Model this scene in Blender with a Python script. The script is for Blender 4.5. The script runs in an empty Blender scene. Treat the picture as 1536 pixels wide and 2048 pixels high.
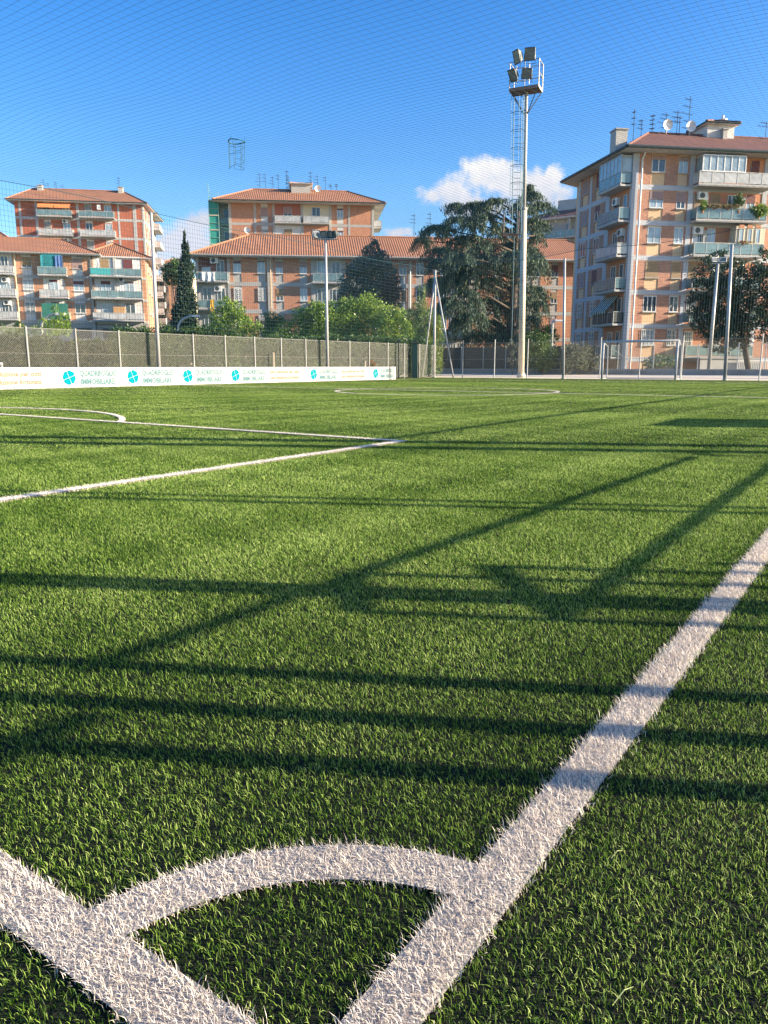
import bpy, math, random
import numpy as np
from mathutils import Vector
random.seed(7); rng = np.random.default_rng(7)
sc = bpy.context.scene
COL = sc.collection
R = math.radians

# ------------------------------------------------------------------ survey of the place
# the photograph's own camera (focal length and tilt in pixels of a 1536 x 2048 frame) is used to measure where things stand
F, HOR, CX, CY, H = 1500.0, 732.0, 768.0, 1024.0, 0.70
PIT = math.atan((CY - HOR) / F)
YAW = R(34.7)
U = (math.sin(YAW), math.cos(YAW))        # along the right touchline
V = (-math.cos(YAW), math.sin(YAW))       # along the near goal line
cP, sP = math.cos(PIT), math.sin(PIT)
def ray(x, y):
    a, c = (x - CX) / F, -(y - CY) / F
    return (a, cP + c * sP, -sP + c * cP)
def atY(x, y, Y):
    w = ray(x, y); t = Y / w[1]
    return Vector((w[0] * t, Y, w[2] * t + H))
def P(u, v, z=0.0):
    return Vector((U[0] * u + V[0] * v, U[1] * u + V[1] * v, z))
def on_v(x, v0, y=740):
    w = ray(x, y); t = v0 / (w[0] * V[0] + w[1] * V[1])
    return t * (w[0] * U[0] + w[1] * U[1])
def on_u(x, u0, y=740):
    w = ray(x, y); t = u0 / (w[0] * U[0] + w[1] * U[1])
    return t * (w[0] * V[0] + w[1] * V[1])

# ------------------------------------------------------------------ materials
MATS = {}
def nodes_of(name):
    m = bpy.data.materials.new(name); m.use_nodes = True
    nt = m.node_tree
    return m, nt, nt.nodes['Principled BSDF']
def N(nt, t, **kw):
    n = nt.nodes.new(t)
    for k, v in kw.items():
        if k in n.inputs: n.inputs[k].default_value = v
        else: setattr(n, k, v)
    return n
def c4(c): return (c[0], c[1], c[2], 1.0)
def mixc(nt, a, b, fac, mode='MIX'):
    m = nt.nodes.new('ShaderNodeMix'); m.data_type = 'RGBA'; m.blend_type = mode
    for s, v in ((0, fac), (6, a), (7, b)):
        if hasattr(v, 'links'): nt.links.new(v, m.inputs[s])
        else: m.inputs[s].default_value = v if s == 0 else c4(v)
    return m.outputs[2]
def plain(name, col, rough=0.6, metal=0.0, var=0.18, scale=3.0, bump=0.0, spec=0.5, dirt=None):
    """one base colour with procedural blotches and fine grain"""
    if name in MATS: return MATS[name]
    m, nt, b = nodes_of(name)
    tc = N(nt, 'ShaderNodeTexCoord')
    n1 = N(nt, 'ShaderNodeTexNoise', Scale=scale, Detail=6.0, Roughness=0.65)
    nt.links.new(tc.outputs['Object'], n1.inputs['Vector'])
    lo = tuple(max(0, c * (1 - var)) for c in col); hi = tuple(min(1, c * (1 + var)) for c in col)
    out = mixc(nt, lo, hi, n1.outputs['Fac'])
    if dirt:
        n2 = N(nt, 'ShaderNodeTexNoise', Scale=scale * .35, Detail=8.0, Roughness=0.75)
        nt.links.new(tc.outputs['Object'], n2.inputs['Vector'])
        r = N(nt, 'ShaderNodeValToRGB'); r.color_ramp.elements[0].position = .52; r.color_ramp.elements[1].position = .72
        nt.links.new(n2.outputs['Fac'], r.inputs['Fac'])
        out = mixc(nt, out, dirt, r.outputs['Color'])
    nt.links.new(out, b.inputs['Base Color'])
    b.inputs['Roughness'].default_value = rough; b.inputs['Metallic'].default_value = metal
    b.inputs['Specular IOR Level'].default_value = spec
    if bump:
        n3 = N(nt, 'ShaderNodeTexNoise', Scale=scale * 9, Detail=4.0)
        nt.links.new(tc.outputs['Object'], n3.inputs['Vector'])
        bp = N(nt, 'ShaderNodeBump', Strength=bump, Distance=.02)
        nt.links.new(n3.outputs['Fac'], bp.inputs['Height']); nt.links.new(bp.outputs['Normal'], b.inputs['Normal'])
    MATS[name] = m
    return m
def brick(name, c1, c2, mortar, bw=.26, rh=.072):
    m, nt, b = nodes_of(name)
    uv = N(nt, 'ShaderNodeUVMap')
    br = N(nt, 'ShaderNodeTexBrick', Scale=1.0); br.offset = .5
    br.inputs['Color1'].default_value = c4(c1); br.inputs['Color2'].default_value = c4(c2); br.inputs['Mortar'].default_value = c4(mortar)
    br.inputs['Mortar Size'].default_value = .009; br.inputs['Brick Width'].default_value = bw; br.inputs['Row Height'].default_value = rh
    nt.links.new(uv.outputs['UV'], br.inputs['Vector'])
    n1 = N(nt, 'ShaderNodeTexNoise', Scale=.8, Detail=8.0, Roughness=.7)
    nt.links.new(uv.outputs['UV'], n1.inputs['Vector'])
    r = N(nt, 'ShaderNodeValToRGB')
    r.color_ramp.elements[0].position = .3; r.color_ramp.elements[0].color = (.84, .83, .82, 1)
    r.color_ramp.elements[1].position = .7; r.color_ramp.elements[1].color = (1.12, 1.1, 1.08, 1)
    nt.links.new(n1.outputs['Fac'], r.inputs['Fac'])
    n2 = N(nt, 'ShaderNodeTexNoise', Scale=7.0, Detail=3.0); mp = N(nt, 'ShaderNodeMapping'); mp.inputs['Scale'].default_value = (.35, 1.6, 1)
    nt.links.new(uv.outputs['UV'], mp.inputs['Vector']); nt.links.new(mp.outputs['Vector'], n2.inputs['Vector'])
    r2 = N(nt, 'ShaderNodeValToRGB'); r2.color_ramp.elements[0].position = .35; r2.color_ramp.elements[0].color = (.85, .85, .85, 1); r2.color_ramp.elements[1].position = .65; r2.color_ramp.elements[1].color = (1.1, 1.1, 1.1, 1)
    nt.links.new(n2.outputs['Fac'], r2.inputs['Fac'])
    o = mixc(nt, br.outputs['Color'], r.outputs['Color'], 1.0, 'MULTIPLY')
    o = mixc(nt, o, r2.outputs['Color'], 1.0, 'MULTIPLY')
    nt.links.new(o, b.inputs['Base Color']); b.inputs['Roughness'].default_value = .85
    bp = N(nt, 'ShaderNodeBump', Strength=.5, Distance=.01); nt.links.new(br.outputs['Fac'], bp.inputs['Height']); bp.invert = True
    nt.links.new(bp.outputs['Normal'], b.inputs['Normal'])
    MATS[name] = m
    return m
def tiles(name, col, col2, dark):
    """clay pan tiles: ribs run down the slope, courses across it"""
    m, nt, b = nodes_of(name)
    uv = N(nt, 'ShaderNodeUVMap')
    sp = N(nt, 'ShaderNodeSeparateXYZ'); nt.links.new(uv.outputs['UV'], sp.inputs['Vector'])
    def saw(src, period):
        a = N(nt, 'ShaderNodeMath', operation='MULTIPLY'); nt.links.new(src, a.inputs[0]); a.inputs[1].default_value = 2 * math.pi / period
        s = N(nt, 'ShaderNodeMath', operation='SINE'); nt.links.new(a.outputs[0], s.inputs[0])
        h = N(nt, 'ShaderNodeMath', operation='MULTIPLY_ADD'); nt.links.new(s.outputs[0], h.inputs[0]); h.inputs[1].default_value = .5; h.inputs[2].default_value = .5
        return h.outputs[0]
    rib = saw(sp.outputs[0], .27); crs = saw(sp.outputs[1], .42)
    n1 = N(nt, 'ShaderNodeTexNoise', Scale=5.0, Detail=5.0, Roughness=.7); nt.links.new(uv.outputs['UV'], n1.inputs['Vector'])
    n2 = N(nt, 'ShaderNodeTexNoise', Scale=.35, Detail=6.0, Roughness=.7); nt.links.new(uv.outputs['UV'], n2.inputs['Vector'])
    o = mixc(nt, col, col2, n1.outputs['Fac'])
    r2 = N(nt, 'ShaderNodeValToRGB'); r2.color_ramp.elements[0].position = .35; r2.color_ramp.elements[0].color = (.78, .76, .74, 1); r2.color_ramp.elements[1].position = .65; r2.color_ramp.elements[1].color = (1.1, 1.1, 1.1, 1)
    nt.links.new(n2.outputs['Fac'], r2.inputs['Fac'])
    o = mixc(nt, o, r2.outputs['Color'], 1.0, 'MULTIPLY')
    r = N(nt, 'ShaderNodeValToRGB'); r.color_ramp.elements[0].position = .10; r.color_ramp.elements[1].position = .45
    nt.links.new(rib, r.inputs['Fac'])
    o = mixc(nt, dark, o, r.outputs['Color'])
    nt.links.new(o, b.inputs['Base Color']); b.inputs['Roughness'].default_value = .8
    ad = N(nt, 'ShaderNodeMath', operation='MULTIPLY_ADD'); nt.links.new(crs, ad.inputs[0]); ad.inputs[1].default_value = .25; nt.links.new(rib, ad.inputs[2])
    bp = N(nt, 'ShaderNodeBump', Strength=.7, Distance=.045); nt.links.new(ad.outputs[0], bp.inputs['Height']); nt.links.new(bp.outputs['Normal'], b.inputs['Normal'])
    MATS[name] = m
    return m
def slats(name, col, period=.055, rough=.6):
    m, nt, b = nodes_of(name)
    uv = N(nt, 'ShaderNodeUVMap'); sp = N(nt, 'ShaderNodeSeparateXYZ'); nt.links.new(uv.outputs['UV'], sp.inputs['Vector'])
    a = N(nt, 'ShaderNodeMath', operation='MULTIPLY'); nt.links.new(sp.outputs[1], a.inputs[0]); a.inputs[1].default_value = 2 * math.pi / period
    s = N(nt, 'ShaderNodeMath', operation='SINE'); nt.links.new(a.outputs[0], s.inputs[0])
    n1 = N(nt, 'ShaderNodeTexNoise', Scale=3.0, Detail=5.0); nt.links.new(uv.outputs['UV'], n1.inputs['Vector'])
    o = mixc(nt, tuple(c * .8 for c in col), tuple(min(1, c * 1.2) for c in col), n1.outputs['Fac'])
    nt.links.new(o, b.inputs['Base Color']); b.inputs['Roughness'].default_value = rough
    bp = N(nt, 'ShaderNodeBump', Strength=.5, Distance=.01); nt.links.new(s.outputs[0], bp.inputs['Height']); nt.links.new(bp.outputs['Normal'], b.inputs['Normal'])
    MATS[name] = m
    return m
def striped(name, a, c, period):
    m, nt, b = nodes_of(name)
    uv = N(nt, 'ShaderNodeUVMap'); sp = N(nt, 'ShaderNodeSeparateXYZ'); nt.links.new(uv.outputs['UV'], sp.inputs['Vector'])
    f = N(nt, 'ShaderNodeMath', operation='MULTIPLY'); nt.links.new(sp.outputs[0], f.inputs[0]); f.inputs[1].default_value = 1 / period
    g = N(nt, 'ShaderNodeMath', operation='FRACT'); nt.links.new(f.outputs[0], g.inputs[0])
    t = N(nt, 'ShaderNodeMath', operation='GREATER_THAN'); nt.links.new(g.outputs[0], t.inputs[0]); t.inputs[1].default_value = .5
    nt.links.new(mixc(nt, a, c, t.outputs[0]), b.inputs['Base Color']); b.inputs['Roughness'].default_value = .9
    MATS[name] = m
    return m
def leafmat(name, cols, rough=.45, trans=.3, spec=.5):
    """leaf colour varies from leaf to leaf through a stored random number"""
    m, nt, b = nodes_of(name)
    at = N(nt, 'ShaderNodeAttribute'); at.attribute_name = 'rnd'
    r = N(nt, 'ShaderNodeValToRGB'); cr = r.color_ramp
    cr.elements[0].color = c4(cols[0]); cr.elements[1].color = c4(cols[-1])
    for i, c in enumerate(cols[1:-1]):
        e = cr.elements.new((i + 1) / (len(cols) - 1)); e.color = c4(c)
    nt.links.new(at.outputs['Fac'], r.inputs['Fac'])
    nt.links.new(r.outputs['Color'], b.inputs['Base Color'])
    b.inputs['Roughness'].default_value = rough; b.inputs['Specular IOR Level'].default_value = spec
    tr = N(nt, 'ShaderNodeBsdfTranslucent'); nt.links.new(r.outputs['Color'], tr.inputs['Color'])
    mx = N(nt, 'ShaderNodeMixShader'); mx.inputs[0].default_value = trans
    nt.links.new(b.outputs[0], mx.inputs[1]); nt.links.new(tr.outputs[0], mx.inputs[2])
    nt.links.new(mx.outputs[0], nt.nodes['Material Output'].inputs['Surface'])
    MATS[name] = m
    return m
def glass(name, col, rough=.06, spec=.9):
    m, nt, b = nodes_of(name)
    tc = N(nt, 'ShaderNodeTexCoord')
    n1 = N(nt, 'ShaderNodeTexNoise', Scale=1.3, Detail=3.0); nt.links.new(tc.outputs['Object'], n1.inputs['Vector'])
    nt.links.new(mixc(nt, tuple(c * .4 for c in col), tuple(min(1, c * 1.5) for c in col), n1.outputs['Fac']), b.inputs['Base Color'])
    b.inputs['Roughness'].default_value = rough; b.inputs['Specular IOR Level'].default_value = spec
    MATS[name] = m
    return m

white = plain('white_paint', (.78, .77, .74), .5, var=.06, dirt=(.62, .60, .55))
galv = plain('galvanised_steel', (.46, .46, .44), .5, .15, var=.14, scale=6)
galvpost = plain('galvanised_post', (.46, .45, .41), .5, .25, var=.15, scale=8, dirt=(.36, .33, .27))
concrete = plain('grey_concrete', (.36, .35, .33), .9, var=.14, scale=1.2, bump=.2, dirt=(.25, .24, .22))
palecon = plain('pale_concrete_frame', (.47, .46, .44), .85, var=.10, scale=1.0, dirt=(.36, .35, .33))
bluecon = plain('cool_painted_concrete', (.50, .51, .53), .8, var=.08, scale=1.0, dirt=(.40, .41, .42))
stucco = plain('grey_stucco', (.46, .44, .40), .9, var=.09, scale=.8, dirt=(.36, .34, .31))
whitestucco = plain('white_stucco', (.66, .64, .60), .9, var=.07, scale=.8, dirt=(.5, .48, .44))
cream = plain('cream_panel', (.74, .50, .29), .85, var=.08, scale=1.0)
creamwall = plain('cream_wall', (.68, .58, .42), .85, var=.08, scale=1.0)
orangewall = plain('orange_stucco', (.58, .25, .13), .85, var=.10, scale=.9)
brickA = brick('tower_brick', (.54, .265, .17), (.46, .215, .14), (.44, .30, .22))
brickB = brick('orange_brick', (.61, .28, .155), (.53, .235, .13), (.40, .26, .18))
brickC = brick('red_painted_brick', (.50, .155, .085), (.45, .135, .075), (.42, .16, .10))
brickD = brick('tan_brick', (.61, .315, .18), (.53, .265, .15), (.42, .28, .19))
tileA = tiles('terracotta_tiles', (.40, .170, .085), (.50, .245, .130), (.18, .070, .034))
tileB = tiles('weathered_roof_tiles', (.20, .085, .06), (.27, .12, .085), (.08, .04, .03))
shutBrown = slats('brown_roller_shutter', (.34, .22, .11))
shutPink = slats('dusty_pink_shutter', (.36, .24, .22))
shutRed = slats('dark_red_shutter', (.16, .045, .045))
shutGrey = slats('grey_roller_shutter', (.30, .29, .27))
glassD = glass('dark_window_glass', (.05, .07, .09))
glassL = glass('curtained_window_glass', (.33, .42, .48), .12)
glassB = glass('balcony_glass_panel', (.15, .24, .25), .18)
glassP = glass('pale_balcony_panel', (.48, .48, .46), .3)
darkmetal = plain('dark_metal', (.07, .08, .08), .5, .4, var=.2)
gutter = plain('dark_green_gutter', (.035, .055, .055), .5, .2, var=.2)
rust = plain('rusty_steel', (.32, .22, .18), .75, .3, var=.35, scale=5)
tealnet = plain('teal_netting', (.015, .10, .11), .7, var=.1)
tealcord = plain('teal_cord', (.01, .09, .12), .7, var=.1)
cordmat = plain('dark_net_cord', (.02, .085, .12), .7, var=.1)

# ------------------------------------------------------------------ objects
def thing(name, label, cat, loc=(0, 0, 0), group=None, kind=None):
    o = bpy.data.objects.new(name, None); o.empty_display_size = .3
    o.location = loc; COL.objects.link(o)
    return tag(o, label, cat, group, kind)
def tag(o, label=None, cat=None, group=None, kind=None):
    if label: o['label'] = label
    if cat: o['category'] = cat
    if group: o['group'] = group
    if kind: o['kind'] = kind
    return o
class Frame:
    """a vertical face: x runs along it (left to right as seen), y goes into it, z up"""
    def __init__(s, ox, oy, ang):
        s.o = (ox, oy); s.c, s.s = math.cos(ang), math.sin(ang)
    def w(s, x, y, z): return (s.o[0] + s.c * x - s.s * y, s.o[1] + s.s * x + s.c * y, z)
    def px(s, X, Y, off=0.0):
        r = ray(X, Y); nx, ny = -s.s, s.c
        d = nx * s.o[0] + ny * s.o[1] + off
        t = d / (nx * r[0] + ny * r[1])
        return ((r[0] * t - s.o[0]) * s.c + (r[1] * t - s.o[1]) * s.s, r[2] * t + H)
    def rect(s, x0, y0, x1, y1, off=0.0):
        a = s.px(x0, y0, off); b = s.px(x1, y1, off)
        return a[0], b[0], b[1], a[1]
WORLD = Frame(0, 0, 0)
class MB:
    def __init__(s, fr=None): s.v = []; s.f = []; s.m = []; s.uv = []; s.fr = fr or WORLD
    def face(s, pts, m=0, uv=None):
        i = len(s.v)
        s.v += [s.fr.w(*p) for p in pts]
        s.f.append(tuple(range(i, i + len(pts)))); s.m.append(m)
        s.uv.append(uv or [(p[0] + p[1], p[2]) for p in pts])
    def box(s, x0, x1, y0, y1, z0, z1, m=0):
        A = [(x0, y0), (x1, y0), (x1, y1), (x0, y1)]
        for k in range(4):
            a, b = A[k], A[(k + 1) % 4]
            s.face([(a[0], a[1], z0), (b[0], b[1], z0), (b[0], b[1], z1), (a[0], a[1], z1)], m)
        s.face([(p[0], p[1], z1) for p in A], m, [(p[0], p[1]) for p in A])
        s.face([(p[0], p[1], z0) for p in reversed(A)], m, [(p[0], p[1]) for p in reversed(A)])
        return s
    def tube(s, pts, r, n=6, m=0, cap=True):
        pts = [Vector(p) for p in pts]
        rr = r if isinstance(r, (list, tuple)) else [r] * len(pts)
        rings = []
        ref = None
        for i, p in enumerate(pts):
            d = (pts[min(i + 1, len(pts) - 1)] - pts[max(i - 1, 0)]).normalized()
            if ref is None: ref = Vector((0, 0, 1)) if abs(d.z) < .9 else Vector((1, 0, 0))
            a = d.cross(ref).normalized(); b = d.cross(a).normalized()
            rings.append([p + (a * math.cos(2 * math.pi * k / n) + b * math.sin(2 * math.pi * k / n)) * rr[i] for k in range(n)])
        i0 = len(s.v)
        for q in rings: s.v += [s.fr.w(*p) for p in q]
        L = 0.0
        for i in range(len(pts) - 1):
            l2 = L + (pts[i + 1] - pts[i]).length
            for k in range(n):
                k2 = (k + 1) % n
                s.f.append((i0 + i * n + k, i0 + i * n + k2, i0 + (i + 1) * n + k2, i0 + (i + 1) * n + k)); s.m.append(m)
                s.uv.append([(k / n, L), ((k + 1) / n, L), ((k + 1) / n, l2), (k / n, l2)])
            L = l2
        if cap:
            s.f.append(tuple(i0 + k for k in reversed(range(n)))); s.m.append(m); s.uv.append([(0, 0)] * n)
            j = i0 + (len(pts) - 1) * n
            s.f.append(tuple(j + k for k in range(n))); s.m.append(m); s.uv.append([(0, 0)] * n)
        return s
    def disc(s, c, axis, r, depth, n=16, m=0):
        c = Vector(c); a = Vector(axis).normalized()
        return s.tube([c, c + a * depth], r, n, m)
    def build(s, name, mats, parent=None, smooth=False):
        if not isinstance(mats, (list, tuple)): mats = [mats]
        me = bpy.data.meshes.new(name)
        off = Vector((0, 0, 0))
        q = parent
        while q is not None: off += Vector(q.location); q = q.parent
        me.from_pydata([(a - off.x, b - off.y, c - off.z) for a, b, c in s.v], [], s.f)
        for mt in mats: me.materials.append(mt)
        me.polygons.foreach_set('material_index', s.m)
        ul = me.uv_layers.new(name='UVMap')
        ul.data.foreach_set('uv', np.array([c for f in s.uv for p in f for c in p], dtype=np.float32))
        if smooth: me.polygons.foreach_set('use_smooth', [True] * len(s.f))
        me.update()
        o = bpy.data.objects.new(name, me); COL.objects.link(o)
        if parent: o.parent = parent
        return o
def sheet(name, pts, mat, kind='structure'):
    me = bpy.data.meshes.new(name); me.from_pydata([tuple(p) for p in pts], [], [tuple(range(len(pts)))]); me.materials.append(mat)
    o = bpy.data.objects.new(name, me); COL.objects.link(o); o['kind'] = kind
    return o
def np_mesh(name, verts, faces4, faces3, mat, rnd=None, parent=None):
    """big meshes from arrays (quads then triangles)"""
    me = bpy.data.meshes.new(name)
    nv = len(verts); n4 = 0 if faces4 is None else len(faces4); n3 = 0 if faces3 is None else len(faces3)
    off = np.zeros(3)
    if parent: off = np.array(parent.location)
    me.vertices.add(nv); me.vertices.foreach_set('co', (verts - off).astype(np.float32).ravel())
    idx = []
    if n4: idx.append(faces4.ravel())
    if n3: idx.append(faces3.ravel())
    idx = np.concatenate(idx).astype(np.int32)
    me.loops.add(len(idx)); me.loops.foreach_set('vertex_index', idx)
    me.polygons.add(n4 + n3)
    st = np.concatenate([np.arange(n4) * 4, n4 * 4 + np.arange(n3) * 3]).astype(np.int32)
    me.polygons.foreach_set('loop_start', st)
    me.update(calc_edges=True)
    me.materials.append(mat)
    if rnd is not None:
        a = me.attributes.new('rnd', 'FLOAT', 'POINT'); a.data.foreach_set('value', rnd.astype(np.float32))
    o = bpy.data.objects.new(name, me); COL.objects.link(o)
    if parent: o.parent = parent
    return o

# ------------------------------------------------------------------ ground and pitch
def ground_mat(name, c1, c2, scale=.6, bump=.4, spec=.2):
    m, nt, b = nodes_of(name)
    tc = N(nt, 'ShaderNodeTexCoord')
    n1 = N(nt, 'ShaderNodeTexNoise', Scale=scale, Detail=9.0, Roughness=.7); nt.links.new(tc.outputs['Object'], n1.inputs['Vector'])
    n2 = N(nt, 'ShaderNodeTexNoise', Scale=scale * 60, Detail=3.0); nt.links.new(tc.outputs['Object'], n2.inputs['Vector'])
    o = mixc(nt, c1, c2, n1.outputs['Fac'])
    r = N(nt, 'ShaderNodeValToRGB'); r.color_ramp.elements[0].color = (.7, .7, .7, 1); r.color_ramp.elements[1].color = (1.25, 1.25, 1.25, 1)
    nt.links.new(n2.outputs['Fac'], r.inputs['Fac'])
    nt.links.new(mixc(nt, o, r.outputs['Color'], 1.0, 'MULTIPLY'), b.inputs['Base Color'])
    b.inputs['Roughness'].default_value = .95; b.inputs['Specular IOR Level'].default_value = spec
    bp = N(nt, 'ShaderNodeBump', Strength=bump, Distance=.03); nt.links.new(n2.outputs['Fac'], bp.inputs['Height']); nt.links.new(bp.outputs['Normal'], b.inputs['Normal'])
    return m
earth = ground_mat('dry_earth', (.16, .13, .08), (.10, .11, .05))
turfbase = ground_mat('turf_backing', (.008, .011, .006), (.014, .018, .009), 2.0)
pathm = ground_mat('pale_path_concrete', (.66, .57, .45), (.74, .65, .52), .5, .15)
linem = ground_mat('white_turf_backing', (.70, .63, .55), (.80, .72, .63), 3.0)
sheet('ground', [(-700, -300, -.03), (700, -300, -.03), (700, 1200, -.03), (-700, 1200, -.03)], earth)
UF, VF = 40.8, 24.3            # far fence and left fence
sheet('pitch', [P(-4, -4), P(UF + .2, -4), P(UF + .2, VF), P(-4, VF)], turfbase)
pa = [P(UF + .2, -8, -.004), P(52, -8, .12), P(52, VF + 14, .12), P(UF + .2, VF + 14, -.004)]
sheet('path', pa, pathm)

TL, TR, GL, GR = .358, .432, .410, .487     # touchline v range, goal line u range
ARC = (.376, .452)
PEN_U, PEN_V, PW = 5.87, 3.86, .037
DC, DR = (2.75, 11.1), 4.33
HALF = 18.6; CC, CR = (18.5, 10.7), 3.08
FGL, LTL = 34.0, 21.9
def white_mask(u, v):
    w = (v > TL) & (v < TR) & (u > GL) & (u < FGL)
    w |= (u > GL) & (u < GR) & (v > TL) & (v < LTL)
    r = np.hypot(u - GL, v - TL)
    w |= (r > ARC[0]) & (r < ARC[1]) & (u > GL) & (v > TL)
    w |= (np.abs(v - PEN_V) < PW) & (u > GR) & (u < PEN_U + PW)
    w |= (np.abs(u - PEN_U) < PW) & (v > PEN_V - PW) & (v < 18.4)
    r = np.hypot(u - DC[0], v - DC[1])
    w |= (np.abs(r - DR) < PW) & (u > PEN_U)
    w |= (np.abs(u - HALF) < PW) & (v > TR) & (v < LTL)
    r = np.hypot(u - CC[0], v - CC[1])
    w |= np.abs(r - CR) < PW
    w |= (np.abs(u - FGL) < PW) & (v > TL) & (v < LTL)
    w |= (np.abs(v - LTL) < PW) & (u > GL) & (u < FGL)
    return w
def markings():
    me_v, me_f = [], []
    k = 0
    def strip(pts_a, pts_b):
        nonlocal k
        z = (.005 if k < 3 else .0105) + .0008 * k; k += 1
        i = len(me_v)
        for a, b in zip(pts_a, pts_b): me_v.append(tuple(P(a[0], a[1], z))); me_v.append(tuple(P(b[0], b[1], z)))
        for j in range(len(pts_a) - 1): me_f.append((i + 2 * j, i + 2 * j + 1, i + 2 * j + 3, i + 2 * j + 2))
    def rect(u0, u1, v0, v1): strip([(u0, v0), (u1, v0)], [(u0, v1), (u1, v1)])
    def ring(c, r0, r1, a0, a1, n=48):
        A = [a0 + (a1 - a0) * j / n for j in range(n + 1)]
        strip([(c[0] + r0 * math.cos(a), c[1] + r0 * math.sin(a)) for a in A], [(c[0] + r1 * math.cos(a), c[1] + r1 * math.sin(a)) for a in A])
    rect(GL, FGL, TL, TR); rect(GL, GR, TL, LTL); ring((GL, TL), *ARC, 0, math.pi / 2)
    rect(GR, PEN_U, PEN_V - PW, PEN_V + PW); rect(PEN_U - PW, PEN_U + PW, PEN_V - PW, 18.4)
    a = math.acos((PEN_U - DC[0]) / DR); ring(DC, DR - PW, DR + PW, -a, a)
    rect(HALF - PW, HALF + PW, TR, LTL); ring(CC, CR - PW, CR + PW, 0, 2 * math.pi, 72)
    rect(FGL - PW, FGL + PW, TL, LTL); rect(GL, FGL, LTL - PW, LTL + PW)
    me = bpy.data.meshes.new('pitch_markings'); me.from_pydata(me_v, [], me_f); me.materials.append(linem); me.materials.append(ground_mat('dark_line_backing', (.34, .30, .25), (.46, .41, .35), 3.0))  # darker base under the near lines, for the dark gaps between fibres
    me.polygons.foreach_set('material_index', [1 if max(me.vertices[q].co.z for q in p.vertices) < .009 else 0 for p in me.polygons])
    o = bpy.data.objects.new('pitch_markings', me); COL.objects.link(o); o['kind'] = 'structure'
markings()

def blades(x, y, h, w, lean, name, mat, label):
    """curved, tapering turf fibres rooted at x, y"""
    n = len(x)
    yaw = rng.uniform(0, 2 * np.pi, n)
    wx, wy = np.cos(yaw) * w * .5, np.sin(yaw) * w * .5
    # the fibres lie over mostly one way, as brushed turf does
    ld = rng.normal(R(205), 1.25, n); amt = np.abs(rng.normal(lean, .28, n)) * h
    lx, ly = np.cos(ld) * amt, np.sin(ld) * amt
    hz = h / np.sqrt(1 + (amt / h) ** 2) 
    V5 = np.zeros((n, 5, 3))
    V5[:, 0] = np.stack([x - wx, y - wy, np.zeros(n)], 1); V5[:, 1] = np.stack([x + wx, y + wy, np.zeros(n)], 1)
    mx, my = x + lx * .32, y + ly * .32
    V5[:, 2] = np.stack([mx + wx * .9, my + wy * .9, hz * .6], 1); V5[:, 3] = np.stack([mx - wx * .9, my - wy * .9, hz * .6], 1)
    V5[:, 4] = np.stack([x + lx, y + ly, hz], 1)
    near = np.hypot(x, y) < 6.0                    # far fibres are plain slivers
    A5 = V5[near]; A3 = V5[~near][:, (0, 1, 4)]; n5, n3 = len(A5), len(A3)
    b = (np.arange(n5) * 5)[:, None]; c = (n5 * 5 + np.arange(n3) * 3)[:, None]
    q = b + np.array([[0, 1, 2, 3]]); t = np.concatenate([b + np.array([[3, 2, 4]]), c + np.array([[0, 1, 2]])])
    rnd = np.concatenate([np.repeat(rng.uniform(0, 1, n5), 5), np.repeat(rng.uniform(0, 1, n3), 3)])
    # the pile lies in slightly lighter and darker patches
    X, Yy = np.concatenate([x[near], x[~near]]), np.concatenate([y[near], y[~near]]); pt = sum(np.sin(X * a_ + Yy * b_ + c_) for a_, b_, c_ in ((2.1, .7, 0), (-.9, 2.6, 1), (5.3, -3.9, 2), (.35, .9, 4), (-8.1, 6.3, 5), (11, 9, 3))) / 6
    rnd = np.clip(rnd + .30 * np.repeat(pt, np.r_[np.full(n5, 5), np.full(n3, 3)]), 0, 1)
    VV = np.concatenate([A5.reshape(-1, 3), A3.reshape(-1, 3)])
    o = np_mesh(name, VV, q, t, mat, rnd)
    return tag(o, label, 'artificial grass', kind='stuff')
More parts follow.
